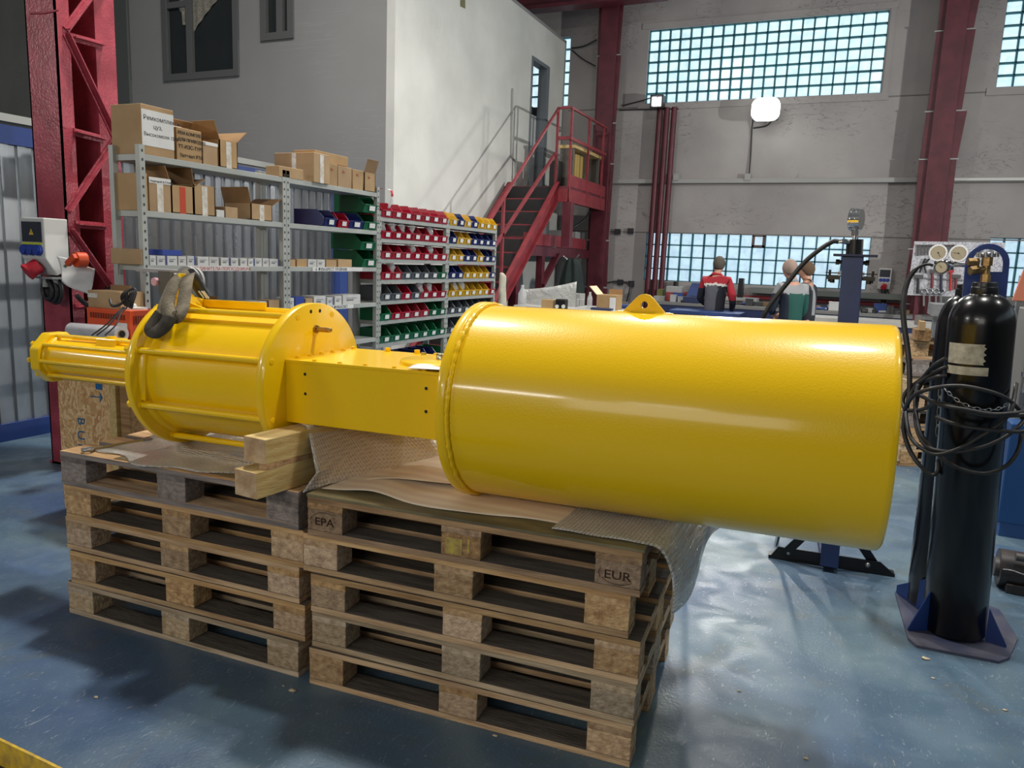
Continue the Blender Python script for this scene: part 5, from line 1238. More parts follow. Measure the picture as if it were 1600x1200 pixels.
def clutter(px, y, zt_, w_, d_, h_, ci, kd, where, i):
    x = aY(px, 470, y).x; cn, cc_ = colsn[ci]; m_ = mat('clutter_'+cn.replace(' ', '_'), cc_, .45)
    mb = MB()
    if kd == 0: mb.box((x-w_/2, y-d_/2, zt_), (x+w_/2, y+d_/2, zt_+h_*.9)).box((x-w_/2-.005, y-d_/2-.005, zt_+h_*.9), (x+w_/2+.005, y+d_/2+.005, zt_+h_))
    elif kd == 1: mb.cyl((x-w_/2, y, zt_+.02), (x+w_/2*.2, y, zt_+.025), .018, n=10).cyl((x+w_*.1, y, zt_+.025), (x+w_/2, y, zt_+.03), .009, n=8).box((x+w_/2-.02, y-.02, zt_), (x+w_/2+.02, y+.02, zt_+.05))
    elif kd == 2: mb.box((x-w_/2, y-d_/2, zt_), (x+w_/2, y+d_/2, zt_+.01)).box((x-w_/2, y-d_/2, zt_), (x+w_/2, y-d_/2+.01, zt_+h_*.5)).box((x-w_/2, y+d_/2-.01, zt_), (x+w_/2, y+d_/2, zt_+h_*.5)).box((x-w_/2, y-d_/2, zt_), (x-w_/2+.01, y+d_/2, zt_+h_*.5)).box((x+w_/2-.01, y-d_/2, zt_), (x+w_/2, y+d_/2, zt_+h_*.5))
    else: mb.cyl((x, y, zt_), (x, y, zt_+h_*.6), w_*.28, n=12).cyl((x, y, zt_+h_*.6), (x, y, zt_+h_), w_*.14, n=10)
    lab = '%s %s %s' % (cn, kinds_[kd][0].replace('_', ' '), where)
    used[lab] = used.get(lab, 0)+1
    if used[lab] > 1: lab = '%s %s' % (ORD[used[lab]-1], lab)
    single(kinds_[kd][0], lab+', from left' if used[lab.split(' ', 1)[1] if lab.split(' ')[0] in ORD else lab] > 1 else lab, kinds_[kd][1], mb, m_, G_)
i = 0
for px in list(range(1052, 1100, 7))+list(range(1164, 1214, 7))+list(range(1268, 1312, 6))+list(range(1352, 1420, 8)):
    clutter(px, 12.95+random.uniform(-.12, .25), zt1, random.uniform(.08, .18), random.uniform(.08, .16), random.uniform(.05, .15), random.choice([0, 1, 1, 2, 2, 2, 3, 4, 5]), random.choice([0, 0, 1, 2, 3]), 'on the long bench '+('by the blue case' if px < 1110 else 'between the workers' if px < 1220 else 'left of the test stand' if px < 1315 else 'right of the test stand'), i); i += 1
# toolbox, red instrument, monitor
tb = thing('tool_case', 'open blue plastic tool case on the bench beside the man in red', 'tool case', aY(1085, 468, 12.9))
a, b = aY(1072, 462, 13.0), aY(1100, 443, 13.1)
build('case_lid', MB().hexa([(a.x, 13.0, a.z), (b.x, 13.0, a.z), (b.x, 13.04, a.z), (a.x, 13.04, a.z), (a.x+.06, 13.12, b.z), (b.x, 13.12, b.z), (b.x, 13.16, b.z), (a.x+.06, 13.16, b.z)]), blue, tb, world=True, bevel=.01)
build('case_base', MB().box((a.x, 12.75, .982), (b.x, 13.02, a.z)), navy, tb, world=True, bevel=.01)
pbox('test_box', 'red and silver instrument on the bench left of the blue case', 'instrument', 1040, 1066, 457, 470, 13.0, .25, mat('instr_red', sr(150, 56, 54), .5), bevel=.01)
pbox('silver_case', 'silver case on top of the red instrument', 'case', 1040, 1064, 448, 456.6, 13.0, .25, plast_g, bevel=.01)
pbox('plant_pot', 'small pot with green and yellow things by the pipes', 'pot', 1026, 1036, 452, 465, 13.1, .15, mat('olive', sr(120, 124, 70), .7), bevel=.01)
pbox('grey_drawer_unit', 'pale grey drawer unit right of the red pipes', 'drawers', 1020, 1038, 463, 478, 12.9, .3, plast_g, bevel=.005)
a = aY(1152, 460, 13.2); b = aY(1162, 435, 13.2)
mo = thing('speaker', 'narrow black upright speaker in front of the window', 'speaker', ((a.x+b.x)/2, 13.3, a.z))
build('cabinet_body', MB().box((a.x, 13.2, a.z-.05), (b.x, 13.36, b.z)), black, mo, world=True, bevel=.005)
build('stand_foot', MB().box((a.x-.2, 13.1, a.z-.10), (b.x+.25, 13.45, a.z-.05)).box((a.x, 13.2, .982), (b.x, 13.3, a.z-.1)), plast_g, mo, world=True)
sb_x0, sb_x1 = aY(1372, 440, 13.8).x, aY(1392, 440, 13.8).x
socket_panel('socket_panel', 'small white socket panel on the back wall right of the blue test stand', sb_x0, sb_x1, 13.86, 13.99, aY(1380, 452, 13.86).z, aY(1380, 419, 13.86).z, .7)
single('wall_cable', 'black cable dropping from the small socket panel on back wall', 'cable', MB().tube([aY(1380, 452, 13.85), aY(1381, 465, 13.85), aY(1379, 478, 13.8)], .04, 8).tube([aY(1386, 452, 13.9), aY(1391, 462, 13.9), aY(1402, 468, 13.9)], .01, 6), rubber)
# clutter left of the lug
def pc(x0, x1, y0, y1, y, d): return x0, x1, y0, y1, y, d
c_ = thing('cardboard_box', 'open carton with raised flaps on the bench below the landing', 'box', aY(942, 482, 9.5))
a, b = aY(931, 492, 9.5), aY(948, 461, 9.5); zz0 = .982
build('carton_body', MB().box((a.x, 9.5, zz0), (b.x+.13, 9.78, b.z)), card, c_, world=True)
build('side_flap', MB().hexa([(a.x-.01, 9.5, b.z), (a.x, 9.5, b.z), (a.x, 9.78, b.z), (a.x-.01, 9.78, b.z), (a.x-.11, 9.5, b.z+.10), (a.x-.10, 9.5, b.z+.105), (a.x-.10, 9.78, b.z+.105), (a.x-.11, 9.78, b.z+.10)]), mat('flap_pale', sr(226, 206, 170), .8), c_, world=True)
build('back_flap', MB().box((a.x+.08, 9.77, b.z), (b.x+.13, 9.78, b.z+.07)), card2, c_, world=True)
build('printed_side', MB().box((b.x+.045, 9.497, a.z+.03), (b.x+.125, 9.5, b.z-.03)), paper, c_, world=True)
a, b = aY(845, 492, 8.9), aY(864, 469, 8.9)
B5 = bench('low bench in front of the plastic covered machine', aY(815, 480, 8.8).x-.1, aY(905, 480, 8.8).x, 8.75, 9.15, .95, mat('bench_white', sr(186, 186, 184), .5), navy)
bxs('cardboard_box', 'small brown carton in front of the plastic covered machine', 'box', (a.x, 8.9, .952), (b.x, 9.08, b.z), card)
g_ = thing('twin_gauge_unit', 'black unit with two white dials beside the small brown carton', 'instrument', aY(875, 480, 8.9))
a, b = aY(867, 485, 8.9), aY(883, 468, 8.9)
build('unit_body', MB().box((a.x, 8.9, .952), (b.x, 9.02, b.z)), black, g_, world=True, bevel=.012)
for px in (870, 880): c = aY(px, 479, 8.89); build('dial', MB().cyl(c, c+Vector((0, .01, 0)), .024, n=20), plast_w, g_, world=True)
p0, p1, p2, p3 = aY(819, 452, 9.7), aY(902, 440, 9.7), aY(899, 490, 9.7), aY(819, 492, 9.7)
tc_ = thing('covered_machine', 'machine wrapped in shiny clear plastic sheet under the stair landing', 'machine', ((p0.x+p1.x)/2, 9.9, 0))
def f(u, v):
    top = p0.lerp(p1, u); bot = Vector((top.x, 9.7, .3)); p_ = top.lerp(bot, v)
    return p_+Vector((.0, -.02+.02*math.sin(u*9+v*6)*math.sin(v*7+u*3)-.03*v, .02*math.sin(u*PI)*(-1)*(1-v)))
build('plastic_sheet', MB().grid(f, 26, 20), clearsheet, tc_, world=True, solid=.003)
build('machine_body', MB().box((p0.x+.03, 9.78, 0), (p1.x-.03, 10.15, min(p0.z, p1.z)-.03)), plast_g, tc_, world=True)
for (px, nm) in ((921, 'clear bottle'), ):
    c = aY(px, 480, 9.5); single('plastic_bottle', 'clear plastic bottle left of the open carton', 'bottle', MB().lathe([(.982, .001), (.982, .035), (1.12, .035), (1.17, .015), (1.2, .015), (1.2, .001)], 'Z', 18, T=Matrix.Translation((c.x, 9.5, 0))), clearbag)
c = aY(811, 470, 8.9); single('plastic_bottle', 'clear plastic bottle left of the plastic covered machine', 'bottle', MB().lathe([(0, .001), (0, .055), (.20, .055), (.27, .02), (.31, .02), (.31, .001)], 'Z', 18, T=Matrix.Translation((c.x, 9.0, .952))), clearbag)
wj = thing('coat_stand', 'thin stand with a cream coat below the stairs near the bin racks', 'coat stand', (aY(786, 470, 8.6).x, 8.66, 0))
build('coat', MB().grid(lambda u, v: (aY(781+(5+9*v**.6)*(u-.5)+5, 440, 8.6).x, 8.6+.05*math.sin(u*9)*v-.04*math.sin(u*PI), aY(785, 432+62*v-6*math.sin(u*PI)*(1-v), 8.6).z), 16, 14), mat('cream_cloth', sr(200, 196, 178), .9, c2=sr(180, 176, 158), scale=9), wj, world=True, solid=.02)
build('pole', MB().cyl((aY(786, 470, 8.6).x, 8.66, 0), (aY(786, 470, 8.6).x, 8.66, aY(785, 434, 8.6).z), .015, n=10).cyl((aY(786, 470, 8.6).x, 8.66, 0), (aY(786, 470, 8.6).x, 8.66, .02), .16, n=20), black, wj, world=True)
# dark coats hanging under the landing
co = thing('hanging_coats', 'dark green and black coats hanging under the stair landing', 'coats', aY(895, 440, 11.8))
def f(u, v):
    a = aY(893-6*(1-v)-24*v**.7+u*(16*(1-v)+44*v**.7), 405+62*v, 11.8); a.y += .12*math.sin(u*PI)*-1+.03*math.sin(u*14); return a
build('coat', MB().grid(f, 20, 14), mat('coat_dark', sr(30, 38, 40), .9, c2=sr(38, 54, 50), scale=3), co, world=True, solid=.05)
build('hanger', MB().tube([aY(880, 400, 11.85), aY(893, 408, 11.85), aY(905, 398, 11.85)], .015, 6), steel, co, world=True)
bxs('tarpaulin', 'dark folded tarpaulin on the bench below the red column', 'tarpaulin', (aY(922, 485, 9.35).x, 9.35, .982), (aY(955, 485, 9.35).x, 9.46, aY(935, 481, 9.35).z), navy, bevel=.01)
for k, (px0, px1, py) in enumerate(((900, 905, 467), (907, 912, 468))): pbox('glass_jar', '%s small jar by the right edge of the plastic covered machine' % ['left', 'right'][k], 'jar', px0, px1, py, 478, 9.45, .05, plast_g, bevel=.008)
bc = thing('blue_toolbox', 'blue tool tray with shiny parts right of the open carton', 'tray', aY(972, 480, 10.0))
a, b = aY(958, 484, 10.0), aY(984, 476, 10.0)
build('tray_body', MB().box((a.x, 10.0, .984), (b.x, 10.19, b.z)), blue, bc, world=True, bevel=.01)
build('parts', MB().cyl((a.x+.05, 10.05, b.z), (a.x+.05, 10.05, b.z+.05), .03, n=12).box((a.x+.1, 10.02, b.z), (a.x+.19, 10.1, b.z+.03)), steel, bc, world=True)

# ------------------------------------------------------------------ people
def skin_mesh(nodes, edges, root, sub=2):
    """nodes: (x, y, z, rx, ry)"""
    me = bpy.data.meshes.new('sk'); me.from_pydata([n[:3] for n in nodes], edges, []); o = bpy.data.objects.new('sk', me); COL.objects.link(o)
    sk = o.modifiers.new('skin', 'SKIN'); sk.use_smooth_shade = True; sb = o.modifiers.new('sub', 'SUBSURF'); sb.levels = sub; sb.render_levels = sub
    if not me.skin_vertices:
        bpy.context.view_layer.objects.active = o; o.select_set(True); bpy.ops.mesh.customdata_skin_add()
    for i, n in enumerate(nodes): me.skin_vertices[0].data[i].radius = (n[3], n[4]); me.skin_vertices[0].data[i].use_root = (i == root)
    bpy.context.view_layer.update()
    dg = bpy.context.evaluated_depsgraph_get(); out = bpy.data.meshes.new_from_object(o.evaluated_get(dg)); bpy.data.objects.remove(o)
    out.polygons.foreach_set('use_smooth', [True]*len(out.polygons)); return out
def chain(nodes, edges, start, pts):
    prev = start
    for p_ in pts: nodes.append(p_); edges.append((prev, len(nodes)-1)); prev = len(nodes)-1
    return prev
def person(label, loc, rz, jacket_fn, jmats, arms, hairc, lean=0., head=(0, 0), sc=1.0, trousers=None, hair_amt=1.0):
    t = thing('person', label, 'person', loc, rz); skin = mat('skin_tone', sr(196, 146, 122), .5)
    L = lean
    def sp(z): return L*max(0, z-.95)
    # body
    N_ = [(0, 0, .95, .15, .11), (0, sp(1.15), 1.15, .135, .10), (0, sp(1.35), 1.35, .155, .105), (0, sp(1.46), 1.46, .10, .075), (0, sp(1.52)+.01, 1.53, .055, .055)]
    E_ = [(0, 1), (1, 2), (2, 3), (3, 4)]
    hx, hy = head; hz = 1.53
    by = sp(1.55)+.01+hy
    h_ = chain(N_, E_, 4, [(hx*.3, by, 1.565, .066, .068), (hx*.6, by+.015, 1.625, .082, .096), (hx, by+.012, 1.685, .085, .100), (hx, by, 1.735, .056, .066)])
    base = h_-1
    for s_ in (-1, 1): chain(N_, E_, h_-2, [(hx+s_*.083, by-.005, 1.66, .012, .022)])
    chain(N_, E_, h_-2, [(hx, by+.115, 1.635, .014, .014)])
    for s_ in (-1, 1): chain(N_, E_, 0, [(s_*.10, 0, .86, .095, .10), (s_*.11, .02, .50, .062, .066), (s_*.11, -.01, .12, .042, .045), (s_*.115, .0, .05, .045, .05), (s_*.12, .12, .03, .040, .026)])
    jn = [(0, 0, .88, .19, .135), (0, sp(1.1), 1.08, .18, .13), (0, sp(1.28), 1.28, .195, .135), (0, sp(1.40), 1.40, .17, .115), (0, sp(1.48), 1.475, .09, .08), (0, sp(1.52), 1.535, .072, .072)]
    je = [(0, 1), (1, 2), (2, 3), (3, 4), (4, 5)]
    for s_, (el, wr) in zip((-1, 1), arms):
        sh = (s_*.20, sp(1.41), 1.41)
        e3 = Vector(el); w3 = Vector(wr); d = (w3-e3).normalized()
        a_ = chain(N_, E_, 2, [(s_*.19, sp(1.41), 1.41, .05, .05), (*e3, .040, .042), (*w3, .024, .03)])
        pc_ = w3+d*.05; q_ = chain(N_, E_, a_, [(*pc_, .020, .040)])
        side = d.cross(Vector((0, 0, 1))).normalized() if abs(d.z) < .9 else Vector((0, 1, 0)); up_ = side.cross(d).normalized()
        for k, ln in enumerate((.070, .080, .075, .058)):
            o_ = side*(-.027+.018*k); b_ = pc_+d*.035+o_; m_ = b_+d*ln*.5-up_*.012; e_ = m_+d*ln*.32-up_*.03
            chain(N_, E_, q_, [(*b_, .0095, .0095), (*m_, .0088, .0088), (*e_, .0075, .0075)])
        th = w3+d*.02-side*.04; chain(N_, E_, a_, [(*th, .011, .011), (*(th+d*.035-side*.012), .009, .009)])
        chain(jn, je, 3, [(s_*.19, sh[1], 1.415, .075, .078), (*(Vector(sh).lerp(e3, .5)), .072, .072), (*e3, .060, .062), (*(w3-d*.02), .044, .046)])
    bm_ = skin_mesh(N_, E_, 0); bm_.materials.append(skin)
    b_ = bpy.data.objects.new('body', bm_); COL.objects.link(b_); b_.parent = t
    j = skin_mesh(jn, je, 0, 3)
    for m_ in jmats: j.materials.append(m_)
    for p_ in j.polygons: p_.material_index = jacket_fn(p_.center)
    jo = bpy.data.objects.new('jacket', j); COL.objects.link(jo); jo.parent = t
    tn = [(0, 0, .98, .165, .125), (0, 0, .90, .17, .13)]; te = [(0, 1)]
    for s_ in (-1, 1): chain(tn, te, 1, [(s_*.10, 0, .80, .105, .11), (s_*.11, .02, .50, .080, .085), (s_*.11, -.01, .11, .065, .075)])
    tm = skin_mesh(tn, te, 1); tm.materials.append(trousers or mat('work_trousers', sr(44, 50, 54), .85)); to = bpy.data.objects.new('trousers', tm); COL.objects.link(to); to.parent = t
    for s_ in (-1, 1): build('shoe', MB().box((s_*.115-.05, -.09, 0), (s_*.115+.05, .20, .07)), black, t, bevel=.02)
    # hair cap over the back and top of the head
    if hair_amt:
        mb = MB(); n = 16
        c = Vector((hx, by-.004, 1.658))
        def hf(u, v):
            th = 2*PI*u; ph = PI*v*(.50+.27*max(0, min(1, (.35-math.sin(th))/.8)))
            return c+Vector((.095*math.cos(th)*math.sin(ph), .112*math.sin(th)*math.sin(ph), .104*math.cos(ph)))
        mb.grid(hf, 24, 10); build('hair', mb, hairc, t, solid=.006)
    for s_ in (-1, 1): build('eye', MB().sphere((hx+s_*.032, by+.098, 1.672), .011, 10), plast_w, t)
    build('mouth', MB().box((hx-.022, by+.098, 1.600), (hx+.022, by+.104, 1.606)), mat('lips', sr(150, 84, 78), .6), t)
    t.scale = (sc*.86, sc*.95, sc); return t
j_grey, j_red, j_dark, j_white = mat('jacket_grey', sr(94, 96, 104), .85), mat('jacket_red', sr(168, 36, 48), .8), mat('jacket_dark', sr(34, 36, 44), .85), mat('jacket_piping', sr(214, 210, 204), .7)
def jf1(c):
    ax = abs(c.x)
    if c.z > 1.385+ .0*ax-.25*(c.x if c.x > 0 else -c.x)*.5 and ax < .19: return 1
    if ax >= .19 and c.z > 1.14 and c.x > 0: return 1
    if ax >= .19 and c.z > 1.30: return 1
    if 1.355-.125*ax < c.z and ax < .19: return 3
    if ax >= .17: return 2
    return 2 if c.x > .055-.08*(1.3-c.z) else 0
p1 = aY(1120, 470, 11.3)
person('person seen from behind in a grey work jacket with red shoulders, standing at bench', (p1.x, 11.35-.25, 0), .0, jf1, [j_grey, j_red, j_dark, j_white],
       [((-.27, .12, 1.14), (-.20, .36, 1.05)), ((.29, .06, 1.13), (.25, .28, .97))], mat('hair_grey', sr(84, 78, 70), .9), lean=.10, head=(.01, .03), sc=.985)
j_green, j_lg = mat('jacket_green', sr(14, 74, 66), .8), mat('jacket_light_grey', sr(140, 142, 144), .85)
def jf2(c):
    if c.z > 1.335: return 1
    if c.x < -.10: return 2
    return 0
p2 = aY(1237, 480, 9.9)
person('balding person in a green jacket with grey shoulders, talking beside the window', (p2.x, 9.9, 0), .60, jf2, [j_green, j_lg, mat('jacket_navy', sr(26, 34, 50), .85)],
       [((-.26, .10, 1.12), (-.10, .30, 1.08)), ((.25, .08, 1.10), (.14, .30, 1.02))], mat('hair_thin', sr(150, 128, 116), .8), lean=.07, head=(-.03, .04), sc=.97)
def jf3(c): return 1 if (-.10 < c.x < .0 and c.z > 1.05) else 0
p3 = aY(1257, 480, 10.5)
person('person with short brown hair in a black jacket, partly hidden behind the green one', (p3.x+.03, 10.5, 0), 1.35, jf3, [j_dark, j_lg],
       [((-.25, .10, 1.12), (-.14, .30, 1.05)), ((.25, .06, 1.10), (.18, .28, 1.0))], mat('hair_brown', sr(90, 70, 52), .9), lean=.04, head=(0, .03), sc=.965)

# ------------------------------------------------------------------ blue test stand with hydraulic cylinder
YS = 4.2
st = thing('test_stand', 'blue steel test stand with black hydraulic cylinder behind the yellow barrel', 'test stand', (.05, YS, 0))
def q(px, py, y=YS): return aY(px, py, y)
c0, c1, t0, t1 = q(1283, 866), q(1312, 868), q(1316, 400), q(1350, 400)
dpt = .10
mb = MB(); mb.hexa([(c0.x, YS, .03), (c1.x, YS, .03), (c1.x, YS+dpt, .03), (c0.x, YS+dpt, .03), (t0.x, YS, t0.z), (t1.x, YS, t0.z), (t1.x, YS+dpt, t0.z), (t0.x, YS+dpt, t0.z)])
build('post', mb, blue, st, world=True, bevel=.003)
a, b = q(1302, 402, YS+.03), q(1371, 403, YS+.03)
build('top_plate', MB().box((a.x, YS-.03, t0.z), (b.x, YS+.15, t0.z+.010)), navy, st, world=True)
a, b = q(1325, 398), q(1347, 374)
cxm = (a.x+b.x)/2
build('hydraulic_cylinder', MB().cyl((cxm, YS+.05, t0.z+.01), (cxm-.004, YS+.05, b.z), .040, n=28), black, st, world=True, bevel=.003)
gx = q(1338, 345, YS+.05)
build('gauge_stem', MB().cyl((gx.x, YS+.05, b.z), (gx.x, YS+.05, q(1338, 356).z), .010, n=14).cyl((gx.x, YS+.05, b.z+.02), (gx.x, YS+.05, b.z+.045), .017, n=6, sm=False), chrome, st, world=True)
zg = q(1338, 342).z; gc = Vector((gx.x, YS+.05, zg)); gd = Vector((-1, .30, .0)).normalized()
gg = build('gauge_case', MB().cyl(gc-gd*.025, gc+gd*.018, .052, n=36).cyl(gc+gd*.018, gc+gd*.026, .057, n=36).cyl(gc-gd*.006, gc-gd*.001, .0545, n=36), chrome, st, world=True)
build('gauge_face', MB().cyl(gc+gd*.026, gc+gd*.0265, .048, n=30), plast_w, st, world=True)
f0 = q(1326, 378)
build('hose_fitting', MB().cyl(f0+Vector((.0, .02, 0)), f0+Vector((-.03, .0, .002)), .013, n=6, sm=False).cyl(f0+Vector((-.03, 0, .002)), f0+Vector((-.045, 0, .0)), .010, n=14), chrome, st, world=True)
for s_, x, in ((-1, t0.x), (1, t1.x)):
    def o_(dx, dz, dy=.0): return Vector((x+s_*dx, YS+.03+dy, t0.z+dz))
    build('side_bolt', MB().cyl(o_(0, -.03), o_(.022, -.03), .010, n=6, sm=False).cyl(o_(.01, -.03), o_(.028, -.03), .014, n=6, sm=False), black, st, world=True)
    build('clamp_arm', MB().box(o_(0, -.118, -.015), o_(.062, -.098, .03)).cyl(o_(.05, -.13), o_(.05, -.07), .006, n=8).cyl(o_(.035, -.135), o_(.035, -.118), .012, n=6, sm=False).beam(o_(.0, -.085), o_(.07, -.085), .004, .006), black, st, world=True)
    build('clamp_bracket', MB().box(o_(0, -.10), o_(.012, -.075, .03)), chrome, st, world=True)
bm0, bm1 = aZ(1204, 872, .0), aZ(1396, 902, .0)
d_ = (bm1-bm0).normalized(); n_ = Vector((-d_.y, d_.x, 0))
def bar(off, nm):
    a = bm0+n_*off; b = bm1+n_*off; L__ = (b-a).length
    P_ = lambda s, z, w_: a+d_*s+n_*w_+Vector((0, 0, z))
    pr_ = [(0, .018), (.035, .072), (L__-.07, .072), (L__, .018)]
    vs = [P_(s, z, 0) for s, z in pr_]+[P_(s, z, .008) for s, z in pr_]
    mb = MB().add(vs, [(0, 1, 2, 3), (7, 6, 5, 4), (0, 4, 5, 1), (1, 5, 6, 2), (2, 6, 7, 3), (3, 7, 4, 0)])
    vs = [P_(-.012, .0, 0), P_(L__+.005, .0, 0), P_(L__+.005, .0, .06), P_(-.012, .0, .06)]; mb.add(vs+[v+Vector((0, 0, .018)) for v in vs], [(0, 3, 2, 1), (4, 5, 6, 7), (0, 1, 5, 4), (1, 2, 6, 5), (2, 3, 7, 6), (3, 0, 4, 7)])
    build(nm, mb, black, st, world=True)
    mb = MB()
    for s in (.09, .27, .33, L__-.13): mb.cyl(P_(s, .040, -.006), P_(s, .040, 0), .0095, n=16)
    for k, s in enumerate((.09, .27, .33, L__-.13)): build('bolt_head', MB().sphere(P_(s,   .045, -.001), .014, 12, sc=(1, .7, 1)), steel, st, world=True)
bar(0, 'front_foot_bar'); bar(.55, 'rear_foot_bar')
pcx = Vector(((c0.x+c1.x)/2, YS+.05, 0))
for s_, px, py in ((-1, 1224, 868), (1, 1370, 888)):
    a = aZ(px, py, .03)+n_*.012; b = pcx+d_*s_*.03+Vector((0, -.02, .32))
    build('strut', MB().beam(a, b, .045, .010, up=(0, 1, 0)), black, st, world=True)
a = aZ(1300, 888, .02)
build('cross_bar', MB().beam(bm0+d_*.28+Vector((0, 0, .03)), bm0+d_*.28+n_*.6+Vector((0, 0, .03)), .05, .05), navy, st, world=True)
build('chrome_rod', MB().cyl(aZ(1212, 862, .0)+n_*.03+Vector((0, 0, .018)), aZ(1212, 862, .0)+n_*.03+Vector((.04, 0, .5)), .012, n=16), chrome, st, world=True)
hz_ = MB().tube([f0+Vector((-.045, 0, 0)), q(1300, 378), q(1278, 392), q(1255, 412, 4.2), q(1232, 440, 4.2), q(1212, 465, 4.2), q(1197, 487, 4.2), aY(1185, 520, 4.2), aY(1150, 640, 4.0), aY(1110, 770, 3.9), (-.75, 4.3, .02), (-.95, 4.9, .02), (-1.6, 5.2, .02), (-2.3, 4.8, .02)], .012, 12)
single('hydraulic_hose', 'black hydraulic hose arching from the blue test stand down behind the barrel', 'hose', hz_, rubber)

# ------------------------------------------------------------------ gas bottles on a blue cart
TILT = -.040
c1b = Vector((.568, 3.735, 0)); c2b = Vector((.507, 4.00, 0))
def bottle(name, label, c, R_, zs_, zt_, valve=True, TILT=-.040):
    t = thing(name, label, 'gas bottle', (c.x, c.y, .014), rot=(0, TILT, 0))
    prof = [(0, .001), (0, R_-.012), (.012, R_), (zs_, R_)]
    for k in range(1, 9):
        a = PI/2*k/9; prof.append((zs_+(zt_-zs_)*math.sin(a)*.98, R_*math.cos(a)*.80+R_*.20+(R_*.0)))
    prof += [(zt_, R_*.36)]
    build('cylinder_shell', MB().lathe(prof, 'Z', 72), blackgl, t)
    build('neck_ring', MB().lathe([(zt_-.03, .045), (zt_-.01, .050), (zt_+.02, .050), (zt_+.024, .047), (zt_+.04, .047), (zt_+.043, .040), (zt_+.043, .001)], 'Z', 40), black, t, bevel=.001)
    return t
g1 = bottle('gas_bottle', 'tall glossy black gas bottle in front on the blue cart', c1b, .125, 1.37, 1.505)
zt_ = 1.545
vb = MB().cyl((0, 0, zt_), (0, 0, zt_+.035), .019, n=6, sm=False).cyl((0, 0, zt_+.035), (0, 0, zt_+.075), .015, n=16).cyl((0, 0, zt_+.07), (0, 0, zt_+.105), .021, n=6, sm=False)
build('brass_valve', vb, brass, g1)
build('valve_outlet', MB().cyl((0, 0, zt_+.058), (-.045, -.02, zt_+.05), .013, n=14).cyl((-.03, -.012, zt_+.054), (-.062, -.028, zt_+.048), .019, n=6, sm=False).cyl((-.03, 0, zt_+.085), (-.07, -.01, zt_+.085), .017, n=6, sm=False), brass, g1)
hw = MB().lathe([(zt_+.108, .001), (zt_+.108, .034), (zt_+.118, .038), (zt_+.124, .036), (zt_+.124, .001)], 'Z', 40)
for k in range(10):
    a = 2*PI*k/10; hw.cyl((.036*math.cos(a), .036*math.sin(a), zt_+.106), (.036*math.cos(a), .036*math.sin(a), zt_+.125), .006, n=8)
build('hand_wheel', hw, steel, g1)
stick = mat('aged_tape', sr(190, 186, 168), .75, c2=sr(150, 146, 128), scale=30)
def wrap_patch(R_, a0, a1, z0, z1, jag=0):
    def f(u, v):
        a = a0+(a1-a0)*u; zz = z0+(z1-z0)*v; e = jag*(.5+.5*math.sin(v*22))*u
        return ((R_+.0012)*math.cos(a-e), (R_+.0012)*math.sin(a-e), zz)
    return MB().grid(f, 24, 10)
build('worn_label', wrap_patch(.125, PI*1.13, PI*1.53, 1.22-.01, 1.295, .10), stick, g1)
build('worn_label', wrap_patch(.125, PI*1.13, PI*1.56, 1.165, 1.20), stick, g1)
build('white_tag', MB().add([(-.118, -.02, 1.34), (-.112, -.05, 1.38), (-.105, -.062, 1.36), (-.112, -.045, 1.31)], [(0, 1, 2, 3)]), paper, g1, solid=.002)
g2 = bottle('gas_bottle', 'second black gas bottle standing behind and left of the front one', c2b, .112, 1.34, 1.49, TILT=-.018)
ct2 = thing('bottle_cart', 'blue steel cart base with arched handle holding two gas bottles', 'cart', (.55, 3.86, 0))
T = Matrix.Translation((.588, 3.874, 0)) @ Matrix.Rotation(TILT, 4, 'Y')
base = [aZ(*p_, 0) for p_ in ((1398, 928), (1418, 1000), (1432, 1012), (1560, 1037), (1577, 1031), (1590, 1000))]+[Vector((.80, 4.1, 0)), Vector((.60, 4.22, 0)), Vector((.40, 4.18, 0))]
build('base_plate', MB().prism([(p_.x, p_.y) for p_ in base], 'Z', 0, .012), mat('cart_base_worn', sr(54, 62, 92), .5, c2=sr(84, 84, 96), scale=6), ct2, world=True)
pln = MB(); hwid = .082
prof = [(-hwid, .014), (-hwid, 1.62)]
arch_o = [(hwid*math.cos(a), 1.64+.085*math.sin(a)) for a in [PI-PI*i/14 for i in range(15)]]
arch_i = [(hwid*.72*math.cos(a), 1.64+.062*math.sin(a)) for a in [PI-PI*i/14 for i in range(15)]]
def hp(x, z, y): return T @ Vector((x, y, z))
zi = 1.605
for y0_, y1_ in ((-.010, .010),):
    vs = []; fs = []
    lo = [(-hwid, zi)]+arch_o+[(hwid, zi)]; li = [(-hwid*.72, zi)]+arch_i+[(hwid*.72, zi)]
    K = len(lo)
    for yy in (y0_, y1_):
        vs += [hp(x, z, yy) for x, z in lo]+[hp(x, z, yy) for x, z in li]
    for i in range(K-1):
        fs += [(i, i+1, K+i+1, K+i), (2*K+i, 3*K+i, 3*K+i+1, 2*K+i+1), (i, 2*K+i, 2*K+i+1, i+1), (K+i, K+i+1, 3*K+i+1, 3*K+i)]
    pln.add(vs, fs)
build('arched_handle', pln, mat('cart_blue', sr(34, 62, 132), .4), ct2, world=True, bevel=.002)
mb = MB(); mb.hexa([hp(-hwid, .014, -.008), hp(hwid, .014, -.008), hp(hwid, .014, .008), hp(-hwid, .014, .008), hp(-hwid, zi, -.008), hp(hwid, zi, -.008), hp(hwid, zi, .008), hp(-hwid, zi, .008)])
build('centre_plate', mb, MATS['cart_blue'], ct2, world=True)
